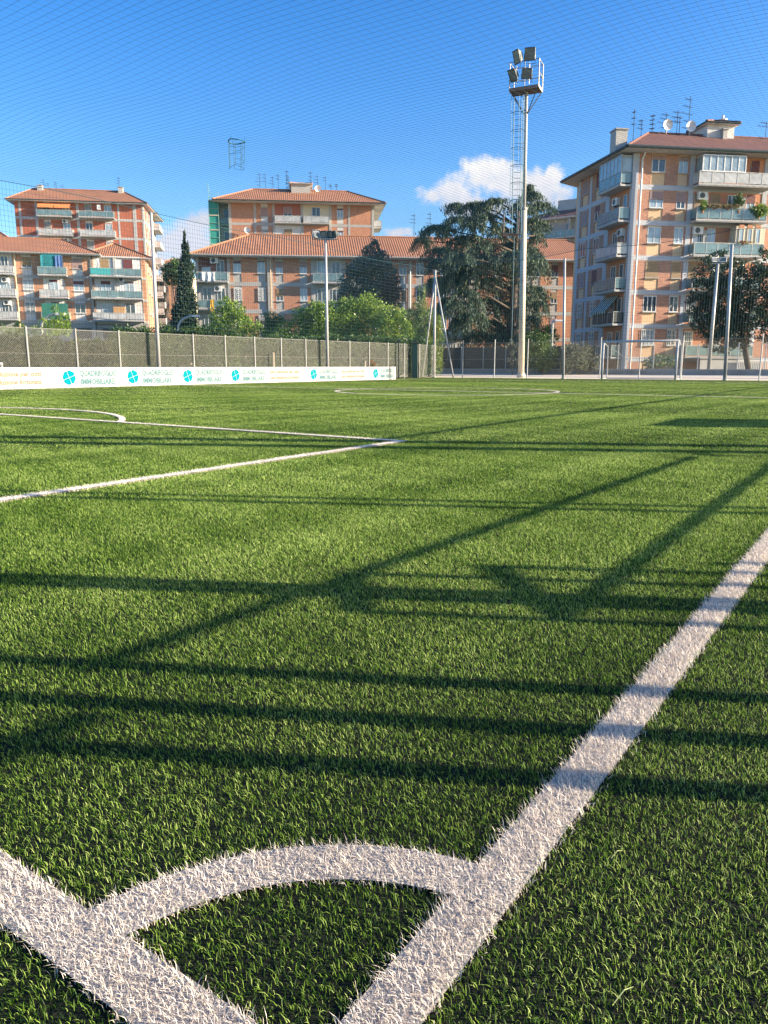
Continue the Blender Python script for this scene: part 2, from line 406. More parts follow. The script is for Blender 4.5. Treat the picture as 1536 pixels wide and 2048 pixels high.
def grow():
    rings = [(.45, 1.6, 60000, .00092), (1.6, 2.6, 48000, .00108), (2.6, 4.2, 40000, .0014), (4.2, 7, 19000, .0020), (7, 12, 7600, .0036),
             (12, 20, 3100, .0056), (20, 34, 1050, .0092), (34, 60, 290, .016)]
    G = [[], [], [], []]; W = [[], [], [], []]
    half = R(44)
    def sector(d0, d1, n, hf):
        d = np.sqrt(rng.uniform(d0 * d0, d1 * d1, n)); a = rng.uniform(-hf, hf, n)
        return d * np.sin(a), d * np.cos(a)
    for i, (d0, d1, dens, w) in enumerate(rings):
        hf = R(60) if i == 0 else half
        for k, mult in ((0, 1.0), (1, (1.75, 2.1)[min(i, 1)])):
            n = int(hf * (d1 * d1 - d0 * d0) * dens * mult)
            x, y = sector(d0, d1, n, hf)
            u = x * U[0] + y * U[1]; v = x * V[0] + y * V[1]
            ok = (u > -3.9) & (u < UF) & (v > -3.9) & (v < VF - .05)
            jit = rng.normal(0, .0055, (2, n))
            wm = white_mask(u + jit[0], v + jit[1])
            sel = ok & wm if k == 1 else ok & ~wm
            x, y = x[sel], y[sel]; n = len(x)
            h = rng.uniform(.008, .0175, n) * ((1.1 + .5 * i / 7) if k == 1 else 1) * ((.74, .84, 1.0, 1.12)[min(i, 3)] if k == 0 else (1.08, 1.08, 1.15, 1.3)[min(i, 3)])
            ww = w * rng.uniform(.75, 1.25, n)
            T = W if k == 1 else G
            for a, b in zip(T, (x, y, h, ww)): a.append(b)
    g = leafmat('turf_fibre_green', [(.010, .038, .006), (.076, .170, .015), (.232, .380, .046), (.58, .70, .21)], .46, .36, .17)  # pale fibres carry highlights in their colour, darkest ones the shade between blades
    wh = leafmat('turf_fibre_white', [(.58, .50, .42), (.86, .765, .66), (.94, .87, .78)], .5, .2)
    blades(*[np.concatenate(a) for a in G], .62, 'turf_grass', g, 'short green artificial turf fibres covering the whole pitch')
    blades(*[np.concatenate(a) for a in W], .55, 'white_turf_grass', wh, 'white artificial turf fibres forming the corner arc and pitch lines')
grow()
def straws():
    o = []
    for (x, y, L, a) in ((1228, 2012, .032, .6), (1222, 1722, .024, .6)):
        w = ray(x, y); t = (.022 - H) / w[2]
        p = Vector((w[0] * t, w[1] * t, .026)); d = Vector((math.cos(a), math.sin(a), .1)) * L
        m = MB(); m.tube([p, p + d * .5 + Vector((0, 0, .006)), p + d], [.0006, .0008, .0003], 4)
        s = m.build('loose_fibre', plain('dry_straw', (.27, .31, .13), .8))
        tag(s, 'curved pale straw fibre on the turf near the bottom right corner' if y > 1900 else 'short pale straw fibre on the turf right of the corner arc', 'straw', 'loose straw fibres on the turf'); o.append(s)
straws()

# ------------------------------------------------------------------ nets and fences
def wires(name, A, B, r, mat, parent=None):
    """many straight cords or wires, three-sided, in one mesh"""
    A = np.asarray(A, float); B = np.asarray(B, float)
    d = B - A; L = np.linalg.norm(d, axis=1, keepdims=True); d = d / L
    ref = np.where(np.abs(d[:, 2:3]) < .9, np.array([[0, 0, 1.0]]), np.array([[1.0, 0, 0]]))
    a = np.cross(d, ref); a /= np.linalg.norm(a, axis=1, keepdims=True); b = np.cross(d, a)
    n = len(A); vs = np.zeros((n, 6, 3))
    for k in range(3):
        o = (a * math.cos(k * 2.0944) + b * math.sin(k * 2.0944)) * r
        vs[:, k] = A + o; vs[:, 3 + k] = B + o
    i = (np.arange(n) * 6)[:, None]
    q = np.concatenate([i + np.array([[k, (k + 1) % 3, 3 + (k + 1) % 3, 3 + k]]) for k in range(3)])
    return np_mesh(name, vs.reshape(-1, 3), q, None, mat, None, parent)
def PP(u, v, z):
    u, v, z = np.broadcast_arrays(np.asarray(u, float), np.asarray(v, float), np.asarray(z, float))
    return np.stack([U[0] * u + V[0] * v, U[1] * u + V[1] * v, z], -1)
def netz(u, v):
    u = np.asarray(u, float); v = np.asarray(v, float)
    z = 6.40 + .75 * np.clip((VF - v) / 17, 0, 1) * np.clip(u / UF, 0, 1)
    z = z - .16 * np.sin(np.pi * np.clip((UF - u) / 9, 0, 1)) * 0 - .10 * np.abs(np.sin(v * np.pi / 7.6)) * np.clip((u - 30) / 10, 0, 1)
    return z + .05 * np.sin(u * .55 + v * .21) + .04 * np.sin(v * .9 - u * .13)
def overhead_net():
    u0, u1, v0, v1, s = -1.5, UF, -1.4, VF, .181
    A, B = [], []
    us = np.arange(u0, u1, s); vk = np.linspace(v0, v1, 27)
    for k in range(len(vk) - 1):
        w1 = .035 * np.sin(us * 1.7 + vk[k]) + .03 * np.sin(vk[k] * 1.1 + us * .4); w2 = .035 * np.sin(us * 1.7 + vk[k + 1]) + .03 * np.sin(vk[k + 1] * 1.1 + us * .4)
        A.append(PP(us + w1, vk[k], netz(us, vk[k]))); B.append(PP(us + w2, vk[k + 1], netz(us, vk[k + 1])))
    vs = np.arange(v0, v1, s); uk = np.linspace(u0, u1, 43)
    for k in range(len(uk) - 1):
        w1 = .02 * np.sin(vs * 1.5 + uk[k]); w2 = .02 * np.sin(vs * 1.5 + uk[k + 1])
        A.append(PP(uk[k], vs + w1, netz(uk[k], vs))); B.append(PP(uk[k + 1], vs + w2, netz(uk[k + 1], vs)))
    t = thing('overhead_net', 'wide dark mesh net stretched over the whole pitch under the sky', 'net', P(10, 10, 6.3))
    wires('netting', np.concatenate(A), np.concatenate(B), .0023, cordmat, t)
    A, B = [], []
    e = np.linspace(u0, u1, 60); f = np.linspace(v0, v1, 40)
    A.append(PP(e[:-1], v1, netz(e[:-1], v1))); B.append(PP(e[1:], v1, netz(e[1:], v1)))
    A.append(PP(u1, f[:-1], netz(u1, f[:-1]))); B.append(PP(u1, f[1:], netz(u1, f[1:])))
    wires('edge_rope', np.concatenate(A), np.concatenate(B), .013, tealcord, t)
    # guy lines across the pitch
    # side nets hang from the edge rope to the fence tops
    t = thing('side_net', 'teal square mesh net hanging above the left chain-link fence', 'net', P(20, VF, 2))
    uu = np.arange(8.0, UF, .125); A = [PP(uu, VF, 1.95)]; B = [PP(uu, VF, netz(uu, VF))]
    for z in np.arange(2.1, 6.3, .165):
        q = np.arange(8.0, UF - .3, 1.2); ww = .015 * np.sin(q * 1.3 + z * 3)
        A.append(PP(q, VF, z + ww)); B.append(PP(np.minimum(q + 1.2, UF), VF, z + .015 * np.sin((q + 1.2) * 1.3 + z * 3)))
    wires('netting', np.concatenate(A), np.concatenate(B), .0042, cordmat, t)
    t = thing('side_net', 'teal square mesh net hanging above the far fence behind the goal', 'net', P(UF, 10, 2))
    vv = np.arange(-2.0, VF, .125); A = [PP(UF, vv, 2.0)]; B = [PP(UF, vv, netz(UF, vv))]
    for z in np.arange(2.15, 6.3, .165):
        q = np.arange(-2.0, VF - .3, 1.2)
        A.append(PP(UF, q, z)); B.append(PP(UF, np.minimum(q + 1.2, VF), z))
    wires('netting', np.concatenate(A), np.concatenate(B), .0036, cordmat, t)
overhead_net()

def chain_link(root, S, T, s0, s1, z0, z1, r, mat, along, step=.078, slope=1.0):
    """diamond wire mesh between s0 and s1; along(s, z) gives the point"""
    A, B = [], []
    Hh = z1 - z0; run = Hh / slope
    for sgn in (1, -1):
        k = np.arange(s0 - run, s1 + run, step)
        a0, a1 = (k, k + run) if sgn > 0 else (k + run, k)
        za, zb = np.full_like(k, z0), np.full_like(k, z1)
        # clip to [s0, s1]
        def clip(a, za, b, zb, lim, low):
            f = (lim - a) / (b - a)
            bad = (a < lim) if low else (a > lim)
            return np.where(bad, lim, a), np.where(bad, za + (zb - za) * f, za)
        for lim, low in ((s0, True), (s1, False)):
            a0n, zan = clip(a0, za, a1, zb, lim, low); a1n, zbn = clip(a1, zb, a0, za, lim, low)
            keep = ~(((a0 < lim) & (a1 < lim)) if low else ((a0 > lim) & (a1 > lim)))
            a0, za, a1, zb = a0n[keep], zan[keep], a1n[keep], zbn[keep]
        ok = np.abs(a1 - a0) > .01
        A.append(along(a0[ok], za[ok])); B.append(along(a1[ok], zb[ok]))
    return wires('wire_mesh', np.concatenate(A), np.concatenate(B), r, mat, root)
wirem = plain('fence_wire', (.36, .36, .31), .45, .15, var=.12, scale=5)
def left_fence():
    t = thing('chain_link_fence', 'long galvanised chain-link fence behind the white advertising boards', 'fence', P(24, VF, 0))
    chain_link(t, None, None, 8.0, UF, .05, 1.93, .0033, wirem, lambda s, z: PP(s, VF, z))
    for x in (-40, 58, 155.7, 241, 318 + 70 - 70, 388, 451.5, 510, 562.7, 611.5, 655, 699, 738, 775, 808, 838):
        u = on_v(x, VF)
        m = MB(); p = P(u, VF - .03); q = P(u, VF - .03, 1.97)
        if x in (318, 655): continue
        m.tube([p, q], .028, 6); m.disc(q, (0, 0, 1), .034, .02, 6)
        m.build('post', galvpost, t)
    for z in (1.94, 1.12, .12):
        m = MB(); m.tube([P(8.0, VF + .01, z), P(UF, VF + .01, z)], .011 if z > 1.5 else .006, 4); m.build('tension_wire', wirem, t)
    c = MB(); c.face([tuple(P(17.7, VF + .06, .02)), tuple(P(UF - .5, VF + .06, .02)), tuple(P(UF - .5, VF + .06, 1.9)), tuple(P(17.7, VF + .06, 1.9))], 0, [(0, 0), (20, 0), (20, 2), (0, 2)])  # added dark see-through sheet; stands in for shade in the hedge behind the mesh
    cm = ground_mat('olive_shade_sheet', (.070, .092, .046), (.038, .054, .026), .9, .3); n_ = cm.node_tree; tb = N(n_, 'ShaderNodeBsdfTransparent'); mx = N(n_, 'ShaderNodeMixShader'); mx.inputs[0].default_value = .74
    n_.links.new(n_.nodes['Principled BSDF'].outputs[0], mx.inputs[1]); n_.links.new(tb.outputs[0], mx.inputs[2]); n_.links.new(mx.outputs[0], n_.nodes['Material Output'].inputs['Surface'])
    c.build('dark_sheet', cm, t)
left_fence()
def far_fence():
    t = thing('chain_link_fence', 'thin wire mesh fence on slim posts behind the far goal', 'fence', P(UF, 12, 0))
    chain_link(t, None, None, -6.0, VF, .05, 2.05, .0026, wirem, lambda s, z: PP(UF, s, z), step=.1)
    for x in (925.7, 989, 1055, 1200, 1279, 1363, 1520):
        v = on_u(x, UF); m = MB(); m.tube([P(UF - .03, v), P(UF - .03, v, 2.2)], .03, 6); m.disc(P(UF - .03, v, 2.2), (0, 0, 1), .036, .02, 6); m.build('post', galv, t)
    for z in (2.04, 1.1, .1):
        m = MB(); m.tube([P(UF + .01, -6, z), P(UF + .01, VF, z)], .008, 4); m.build('tension_wire', wirem, t)
far_fence()
UW = 52.0
def low_wall():
    m = MB(); a, b = P(UW, -10), P(UW, 40)
    fr = Frame(a.x, a.y, math.atan2(V[1], V[0]))
    L = 50
    fr2 = Frame(b.x, b.y, math.atan2(-V[1], -V[0]))
    m = MB(fr2); m.box(0, L, 0, .25, -.05, .44)
    t = thing('boundary_wall', 'low stained concrete wall with a second fence on top beyond the pitch', 'wall', tuple(P(UW, 12)))
    m.build('wall_base', plain('stained_wall', (.30, .29, .27), .95, var=.2, scale=.8, bump=.3, dirt=(.10, .10, .09)), t)
    c = MB(fr2); c.box(0, L, -.03, .28, .44, .50); c.build('coping', concrete, t)
    for x in (878, 921, 965, 1010, 1101, 1154, 1235, 1306, 1395, 1475, 1530):
        s = fr2.px(x, 715)[0]
        p = MB(fr2); p.tube([(s, .12, .5), (s, .12, 2.15)], .03, 6); p.build('post', galv, t)
    s0, s1 = fr2.px(872, 715)[0], fr2.px(1188, 715)[0]
    chain_link(t, None, None, s0, L - .5, .5, 2.15, .0026, wirem, lambda s, z: np.stack([fr2.o[0] + fr2.c * s - fr2.s * .12, fr2.o[1] + fr2.s * s + fr2.c * .12, z], -1), step=.12)
    c = MB(fr2); c.face([(s0, .16, .5), (s1, .16, .5), (s1, .16, 2.1), (s0, .16, 2.1)])
    c.build('dark_sheet', ground_mat('grey_green_shade_cloth', (.085, .09, .075), (.05, .06, .05), .9, .3), t)
low_wall()

# ------------------------------------------------------------------ advertising boards
boardm = plain('white_board_face', (.56, .535, .47), .8, spec=.12, var=.03, scale=2, dirt=(.50, .47, .41))
cyan = plain('cyan_print', (.002, .23, .29), .9, spec=.02, var=.04)
palecyan = plain('pale_cyan_print', (.11, .22, .24), .9, spec=.02, var=.06)
paleorange = plain('pale_orange_print', (.28, .21, .145), .9, spec=.02, var=.06)
def text_mesh(name, body, size, mat, parent, org, xd, shear=0.0, sx=1.0, bold=0.0):
    cu = bpy.data.curves.new(name, 'FONT'); cu.body = body; cu.size = size; cu.shear = shear; cu.align_x = 'LEFT'; cu.offset = bold; cu.resolution_u = 2
    tmp = bpy.data.objects.new('tmp', cu); COL.objects.link(tmp)
    dg = bpy.context.evaluated_depsgraph_get(); me = bpy.data.meshes.new_from_object(tmp.evaluated_get(dg))
    bpy.data.objects.remove(tmp)
    out = Vector((xd[1], -xd[0], 0)) 
    off = Vector(parent.location)
    for v in me.vertices:
        x, z = v.co.x * sx, v.co.y
        p = Vector(org) + Vector((xd[0], xd[1], 0)) * x + Vector((0, 0, z)) + out * .006
        v.co = p - off
    me.materials.clear(); me.materials.append(mat)
    o = bpy.data.objects.new(name, me); COL.objects.link(o); o.parent = parent
    return o
def clover(parent, u, z, r):
    n = 96; pts = []
    for k in range(n):
        a = 2 * math.pi * k / n
        lobe = abs(math.cos(2 * (a + .45))) ** .5; notch = abs(math.sin(4 * (a + .45)))
        rr = r * (.82 + .12 * lobe + .08 * notch)
        pts.append((u + rr * math.cos(a), rr * math.sin(a) + z))
    m = MB()
    m.face([tuple(P(a, VB - .006, b)) for a, b in pts], 0, [(a, b) for a, b in pts])
    for k in (0, 1):
        a = .35 + k * math.pi / 2; dx, dz = math.cos(a), math.sin(a); w = r * .02
        q = [(u + dx * r * .85 - dz * w, z + dz * r * .85 + dx * w), (u - dx * r * .85 - dz * w, z - dz * r * .85 + dx * w), (u - dx * r * .85 + dz * w, z - dz * r * .85 - dx * w), (u + dx * r * .85 + dz * w, z + dz * r * .85 - dx * w)]
        m.face([tuple(P(a_, VB - .009 - .002 * k, b_)) for a_, b_ in q], 1)
    m.build('clover_logo', [cyan, boardm], parent)
VB = 22.4
def boards():
    fr = Frame(*P(0, VB).xy, math.atan2(U[1], U[0]))
    mod = [('t', 11.48, 13.94), ('l', 13.94, 16.40), ('l', 16.40, 18.86), ('l', 18.86, 21.32), ('l', 21.32, 23.70), ('t', 23.70, 26.20), ('l', 26.20, 28.62), ('t', 28.62, 31.08), ('l', 31.08, 33.45)]
    lab = ['white board with pale orange italic slogan at the left edge of the picture', 'white board with the largest cyan clover, nearest the left edge',
           'white clover board second in the unbroken run of four clover boards', 'white clover board third in the unbroken run of four clover boards', 'white clover board last of the four clover boards in a run',
           'white slogan board between two clover boards, left of the middle floodlight pole', 'white clover board standing just in front of the middle floodlight pole',
           'white board with faint orange slogan, second from the far end', 'white clover board at the far right end of the row']
    for (k, a, b), L in zip(mod, lab):
        t = thing('advertising_board', L, 'advertising board', P((a + b) / 2, VB), 'white advertising boards along the left touchline')
        z0, z1 = .035, .635
        m = MB(fr); m.box(a + .008, b - .008, 0, .05, z0, z1); m.build('panel', boardm, t)
        f = MB(fr); f.box(a + .004, b - .004, -.012, .06, z1, z1 + .018); f.box(a + .004, b - .004, -.012, .06, z0 - .018, z0)
        f.build('frame', white, t)
        for s in (a + .3, b - .3): l = MB(fr); l.box(s - .025, s + .025, .06, .10, 0, .6); l.build('foot', galv, t)
        c = (a + b) / 2
        if k == 'l':
            clover(t, a + .52, .33, .235)
            w = b - a
            text_mesh('lettering', 'QUADRIFOGLIO', .26, palecyan, t, P(a + .90, VB, .375), U, sx=.74 * w / 2.46, bold=.011)
            text_mesh('lettering', 'IMMOBILIARE', .26, palecyan, t, P(a + .93, VB, .105), U, sx=.84 * w / 2.46, bold=.011)
        else:
            text_mesh('lettering', 'una soluzione per tutti', .21, paleorange, t, P(a + .15, VB, .39), U, .3, sx=.97, bold=.007)
            text_mesh('lettering', 'una soluzione fortunata', .21, paleorange, t, P(a + .15, VB, .15), U, .3, sx=.93, bold=.007)
boards()

# ------------------------------------------------------------------ poles, floodlights, goal
lampglass = glass('lamp_glass', (.17, .18, .16), .25)
polepaint = plain('cream_weathered_pole', (.70, .62, .48), .55, .1, var=.12, scale=2, dirt=(.42, .24, .12))
def ray_at_u(x, u0, y=740):
    v = on_u(x, u0, y); return P(u0, v)
def px_z(x, y, Y): return atY(x, y, Y).z
def floodlight(parent, c, yaw, tilt, w=.5, h=.42, d=.28, name='floodlight'):
    """box lamp with a flared face, cooling back and bracket"""
    fr = Frame(c[0], c[1], yaw)
    m = MB(fr); ct, st = math.cos(tilt), math.sin(tilt)
    def p(x, y, z): return (x, y * ct - z * st, c[2] + y * st + z * ct)
    fx = [(-w / 2, -h / 2), (w / 2, -h / 2), (w / 2, h / 2), (-w / 2, h / 2)]; k = .55
    for i in range(4):
        a, b = fx[i], fx[(i + 1) % 4]
        m.face([p(a[0], 0, a[1]), p(b[0], 0, b[1]), p(b[0] * k, d, b[1] * k), p(a[0] * k, d, a[1] * k)])
    m.face([p(a[0] * k, d, a[1] * k) for a in fx])
    for i in range(4):
        a, b = fx[i], fx[(i + 1) % 4]
        m.tube([p(a[0], -.01, a[1]), p(b[0], -.01, b[1])], .025, 4)
    o = m.build(name, [darkmetal], parent)
    g = MB(fr); s = .92; g.face([p(a[0] * s, -.012, a[1] * s) for a in fx]); g.build('lamp_glass', lampglass, o)
    b = MB(fr); b.tube([p(-w / 2 - .03, .08, 0), (-w / 2 - .03, .1, c[2] - h * .75), (w / 2 + .03, .1, c[2] - h * .75), p(w / 2 + .03, .08, 0)], .018, 4); b.build('bracket', darkmetal, o)
    return o
def mast():
    Y = 46.0
    b = atY(1042, 755, Y); b.z = .0
    def A(x, y, dy=0): return atY(x, y, Y + dy)
    t = thing('floodlight_mast', 'tallest floodlight mast with caged ladder and platform of four lamps', 'floodlight mast', tuple(b))
    m = MB(); j = A(1048, 420); top = A(1053, 182)
    m.tube([(b.x, b.y, -.05), (b.x, b.y, .25)], .25, 12); m.tube([(b.x, b.y, .2), tuple(j)], [.185, .17], 14); m.build('lower_pole', polepaint, t, True)
    m = MB(); m.tube([tuple(j - Vector((0, 0, .15))), tuple(top)], [.108, .092], 12); m.disc(j, (0, 0, 1), .19, .12, 14); m.build('upper_pole', galv, t, True)
    # platform
    zt = top.z
    fr = Frame(top.x, top.y, R(-24))
    m = MB(fr); x0, x1, y0, y1 = -.86, .78, -.48, .48
    m.box(x0, x1, y0, y1, zt, zt + .06, 0)
    m.box(x0, x1, y0 - .03, y0, zt - .05, zt + .10, 1); m.box(x1, x1 + .03, y0, y1, zt - .05, zt + .10, 0); m.box(x0 - .03, x0, y0, y1, zt - .05, zt + .10, 0)
    for y in (-.25, .05, .35): m.box(x0, x1, y, y + .07, zt - .07, zt - .003, 1)
    m.build('platform', [galv, rust], t)
    m = MB(fr)
    for (x, y) in ((x0, y0), (x1, y0), (x1, y1), (x0, y1)): m.tube([(x, y, zt), (x, y, zt + 1.42)], .028 if x < 0 else .036, 5)
    for z in (zt + .75, zt + 1.40):
        for a, c in (((x0, y0), (x1, y0)), ((x1, y0), (x1, y1)), ((x0, y1), (x1, y1)), ((x0, y0), (x0, y1))):
            if z < zt + 1 and a == (x0, y0) and c == (x1, y0): continue
            m.tube([(a[0], a[1], z), (c[0], c[1], z)], .026, 5)
    m.tube([(0, y0, zt + .1), (0, y0, zt + 1.38)], .016, 5)
    m.build('guard_rail', galv, t)
    m = MB(fr)
    for (x, y) in ((x0, y0), (x1, y0), (x1, y1), (x0, y1)): m.tube([(x * .98, y, zt), (.06 * (1 if x > 0 else -1), 0, zt - 1.25)], .028, 5)
    m.build('strut', darkmetal, t)
    # lamps
    for x, y, yaw, tl, w, h in ((1033, 114, -62, .30, .46, .66), (1060, 108, -8, .24, .54, .60), (1025, 151, -52, .55, .46, .62), (1054, 147, -6, .30, .52, .48)):
        c = A(x, y, -.75); floodlight(t, tuple(c), R(yaw), tl, w, h, .34)
    m = MB()
    for x, y in ((1034, 116), (1060, 109)): c = A(x, y, -.5); m.tube([tuple(c + Vector((0, 0, -.4))), (c.x, top.y - .5, zt + .2)], .02, 5)
    m.build('lamp_stem', galv, t)
    # ladder and cage
    def ladder(xa, ya, xb, yb, cage, w=.22):
        p, q = A(xa, ya, -.1), A(xb, yb, -.1); n = int((q.z - p.z) / .3)
        m = MB()
        for s in (-w, w): m.tube([(p.x + s, p.y, p.z), (q.x + s, q.y, q.z)], .018, 4)
        for k in range(n + 1):
            c = p.lerp(q, k / n); m.tube([(c.x - w, c.y, c.z), (c.x + w, c.y, c.z)], .012, 4)
        for k in range(0, n, 8):
            c = p.lerp(q, k / n); e = b.lerp(top, max(0, (c.z - b.z) / (top.z - b.z)))
            m.tube([(c.x + w, c.y, c.z), (e.x, e.y, c.z)], .016, 4)
        o = m.build('ladder', plain('ladder_steel', (.07, .13, .16), .5, .4), t)
        if cage:
            g = MB()
            def ringp(c, a): return (c.x + .36 * math.cos(a) , c.y - .05 - .42 * math.sin(a), c.z)
            AA = [math.pi * k / 8 for k in range(9)]
            for k in range(0, n + 1, 3):
                c = p.lerp(q, k / n); g.tube([ringp(c, a) for a in AA], .017, 4)
            for a in AA[::2]: g.tube([ringp(p, a), ringp(q, a)], .012, 4)
            g.build('safety_cage', plain('ladder_steel', (.2, .28, .3)), o)
    ladder(1031, 470, 1036, 192, True)
    ladder(1028, 690, 1034, 468, False, .15)
    # small rest platform beside the joint
    c = A(1018, 470); fr = Frame(c.x, c.y, R(-10)); m = MB(fr); m.box(-.35, .55, -.4, .4, c.z, c.z + .05)
    for x, y in ((-.33, -.38), (.53, -.38), (-.33, .38)): m.tube([(x, y, c.z), (x, y, c.z + 1.25)], .03, 5)
    for z in (.6, 1.2): m.tube([(.53, -.38, c.z + z), (-.33, -.38, c.z + z), (-.33, .38, c.z + z)], .02, 4)
    m.build('rest_platform', [rust], t)
mast()
def net_pole(x, ytop, u0, lab, r=.075, stays=(), base_y=756):
    p = ray_at_u(x, u0); z = px_z(x, ytop, p.y)
    q = atY(x - (0 if not stays else 0), ytop, p.y)
    t = thing('net_pole', lab, 'pole', tuple(p), 'poles that hold up the far net')
    m = MB(); m.tube([tuple(p), (p.x - (.2 if x > 1100 else 0), p.y, z)], [r, r * .8], 8); m.disc((p.x, p.y, 0), (0, 0, 1), r * 1.8, .03, 10); m.build('pole_tube', galv, t, True)
    m = MB(); m.tube([(p.x - .1, p.y, z - .12), (p.x + .22, p.y, z - .08)], .02, 5); m.build('rope_hook', galv, t)
    for sx in stays:
        s = ray_at_u(sx, u0 - (.6 if sx > x else -.5)); m = MB(); m.tube([tuple(s), (p.x, p.y, z - .35)], .05, 7); m.build('stay', galv, t, True)
net_pole(868, 540, 40.9, 'grey net pole braced by two slanting stays at the fence corner', .085, (845, 907))
net_pole(1127, 517, 40.6, 'grey net pole standing alone between the tallest mast and the goal', .078)
net_pole(1451, 489, 40.6, 'tall grey net pole right of the goal in front of a dark tree', .092)
def lamp_pole(x, ybase, ytop, v0, lab, lamps):
    u = on_v(x, v0); p = P(u, v0); z = px_z(x, ytop, p.y)
    tx = {318: 302, 655: 651}[x]; q = atY(tx, ytop, p.y)
    t = thing('floodlight_pole' if lamps else 'net_pole', lab, 'floodlight pole' if lamps else 'pole', tuple(p))
    m = MB(); m.tube([tuple(p), tuple(q)], [.085, .06] if lamps else [.078, .055], 12); m.build('pole_tube', galv, t, True)
    b = MB(); b.tube([tuple(p), (p.x, p.y, .5)], .095, 12); b.build('base_sleeve', galvpost, t, True)
    if lamps:
        m = MB(); m.tube([(q.x - .5, q.y, q.z + .02), (q.x + .45, q.y - .1, q.z - .02)], .035, 6); m.build('cross_arm', galv, t)
        for dx, yw, tl, mm in ((-.42, 40, -.4, 0), (-.08, -25, .15, 1), (.18, -35, .15, 1), (.40, -50, .2, 1)):
            o = floodlight(t, (q.x + dx, q.y - .02, q.z + .20), R(yw), tl, .34, .30, .22)
            if mm == 0: o.data.materials[0] = galv
    else:
        m = MB(); m.tube([tuple(q - Vector((0, 0, .05))), tuple(q + Vector((.25, 0, 0)))], .02, 5); m.build('rope_hook', galv, t)
lamp_pole(655, 765, 478, VF - .35, 'slim pole topped with a row of small floodlights behind the boards', True)
lamp_pole(318, 768, 425, VF - .35, 'plain grey steel pole without lamps behind the four-clover boards', False)
def back_light():
    p = atY(1417, 742, 55.0); q = atY(1436, 527, 55.0)
    t = thing('floodlight_pole', 'leaning pale pole with two small floodlights in front of the right tree', 'floodlight pole', tuple(p))
    m = MB(); m.tube([(p.x, p.y, 0), tuple(q)], [.13, .09], 10); m.build('pole_tube', galv, t, True)
    m = MB(); m.tube([(q.x - .45, q.y, q.z), (q.x + .5, q.y, q.z)], .04, 6); m.build('cross_arm', galv, t)
    for dx, yw in ((-.25, 15), (.32, -30)):
        o = floodlight(t, (q.x + dx, q.y - .05, q.z + .25), R(yw), -.35, .44, .30, .2); o.data.materials[0] = white
back_light()
def street_lamp(x, ybase, ytop, xtip, Y, lab):
    p = atY(x, ybase, Y); q = atY(xtip, ytop, Y); p.z = min(p.z, .3)
    t = thing('street_lamp', lab, 'street lamp', (p.x, p.y, 0), 'curved street lamps beyond the fences')
    h = q.z; w = q.x - p.x; pts = [(p.x, p.y, 0), (p.x, p.y, h - abs(w) * .75)]
    for k in range(1, 8):
        a = math.pi / 2 * k / 7; pts.append((p.x + w * (1 - math.cos(a)), p.y, h - abs(w) * .75 * (1 - math.sin(a))))
    m = MB(); m.tube(pts, .085, 8); m.build('lamp_post', galvpost, t, True)
    m = MB(); m.box(q.x - .12, q.x + .42, p.y - .13, p.y + .13, h - .07, h + .05); m.build('lamp_head', white, t)
street_lamp(86, 690, 628, 116, 46, 'bent street lamp rising over the hedge at the left edge')
street_lamp(358, 690, 632, 388, 58, 'bent street lamp beside the tall cypress tree')
street_lamp(1101, 745, 641, 1113, 56, 'bent street lamp between the tallest mast and the net pole')
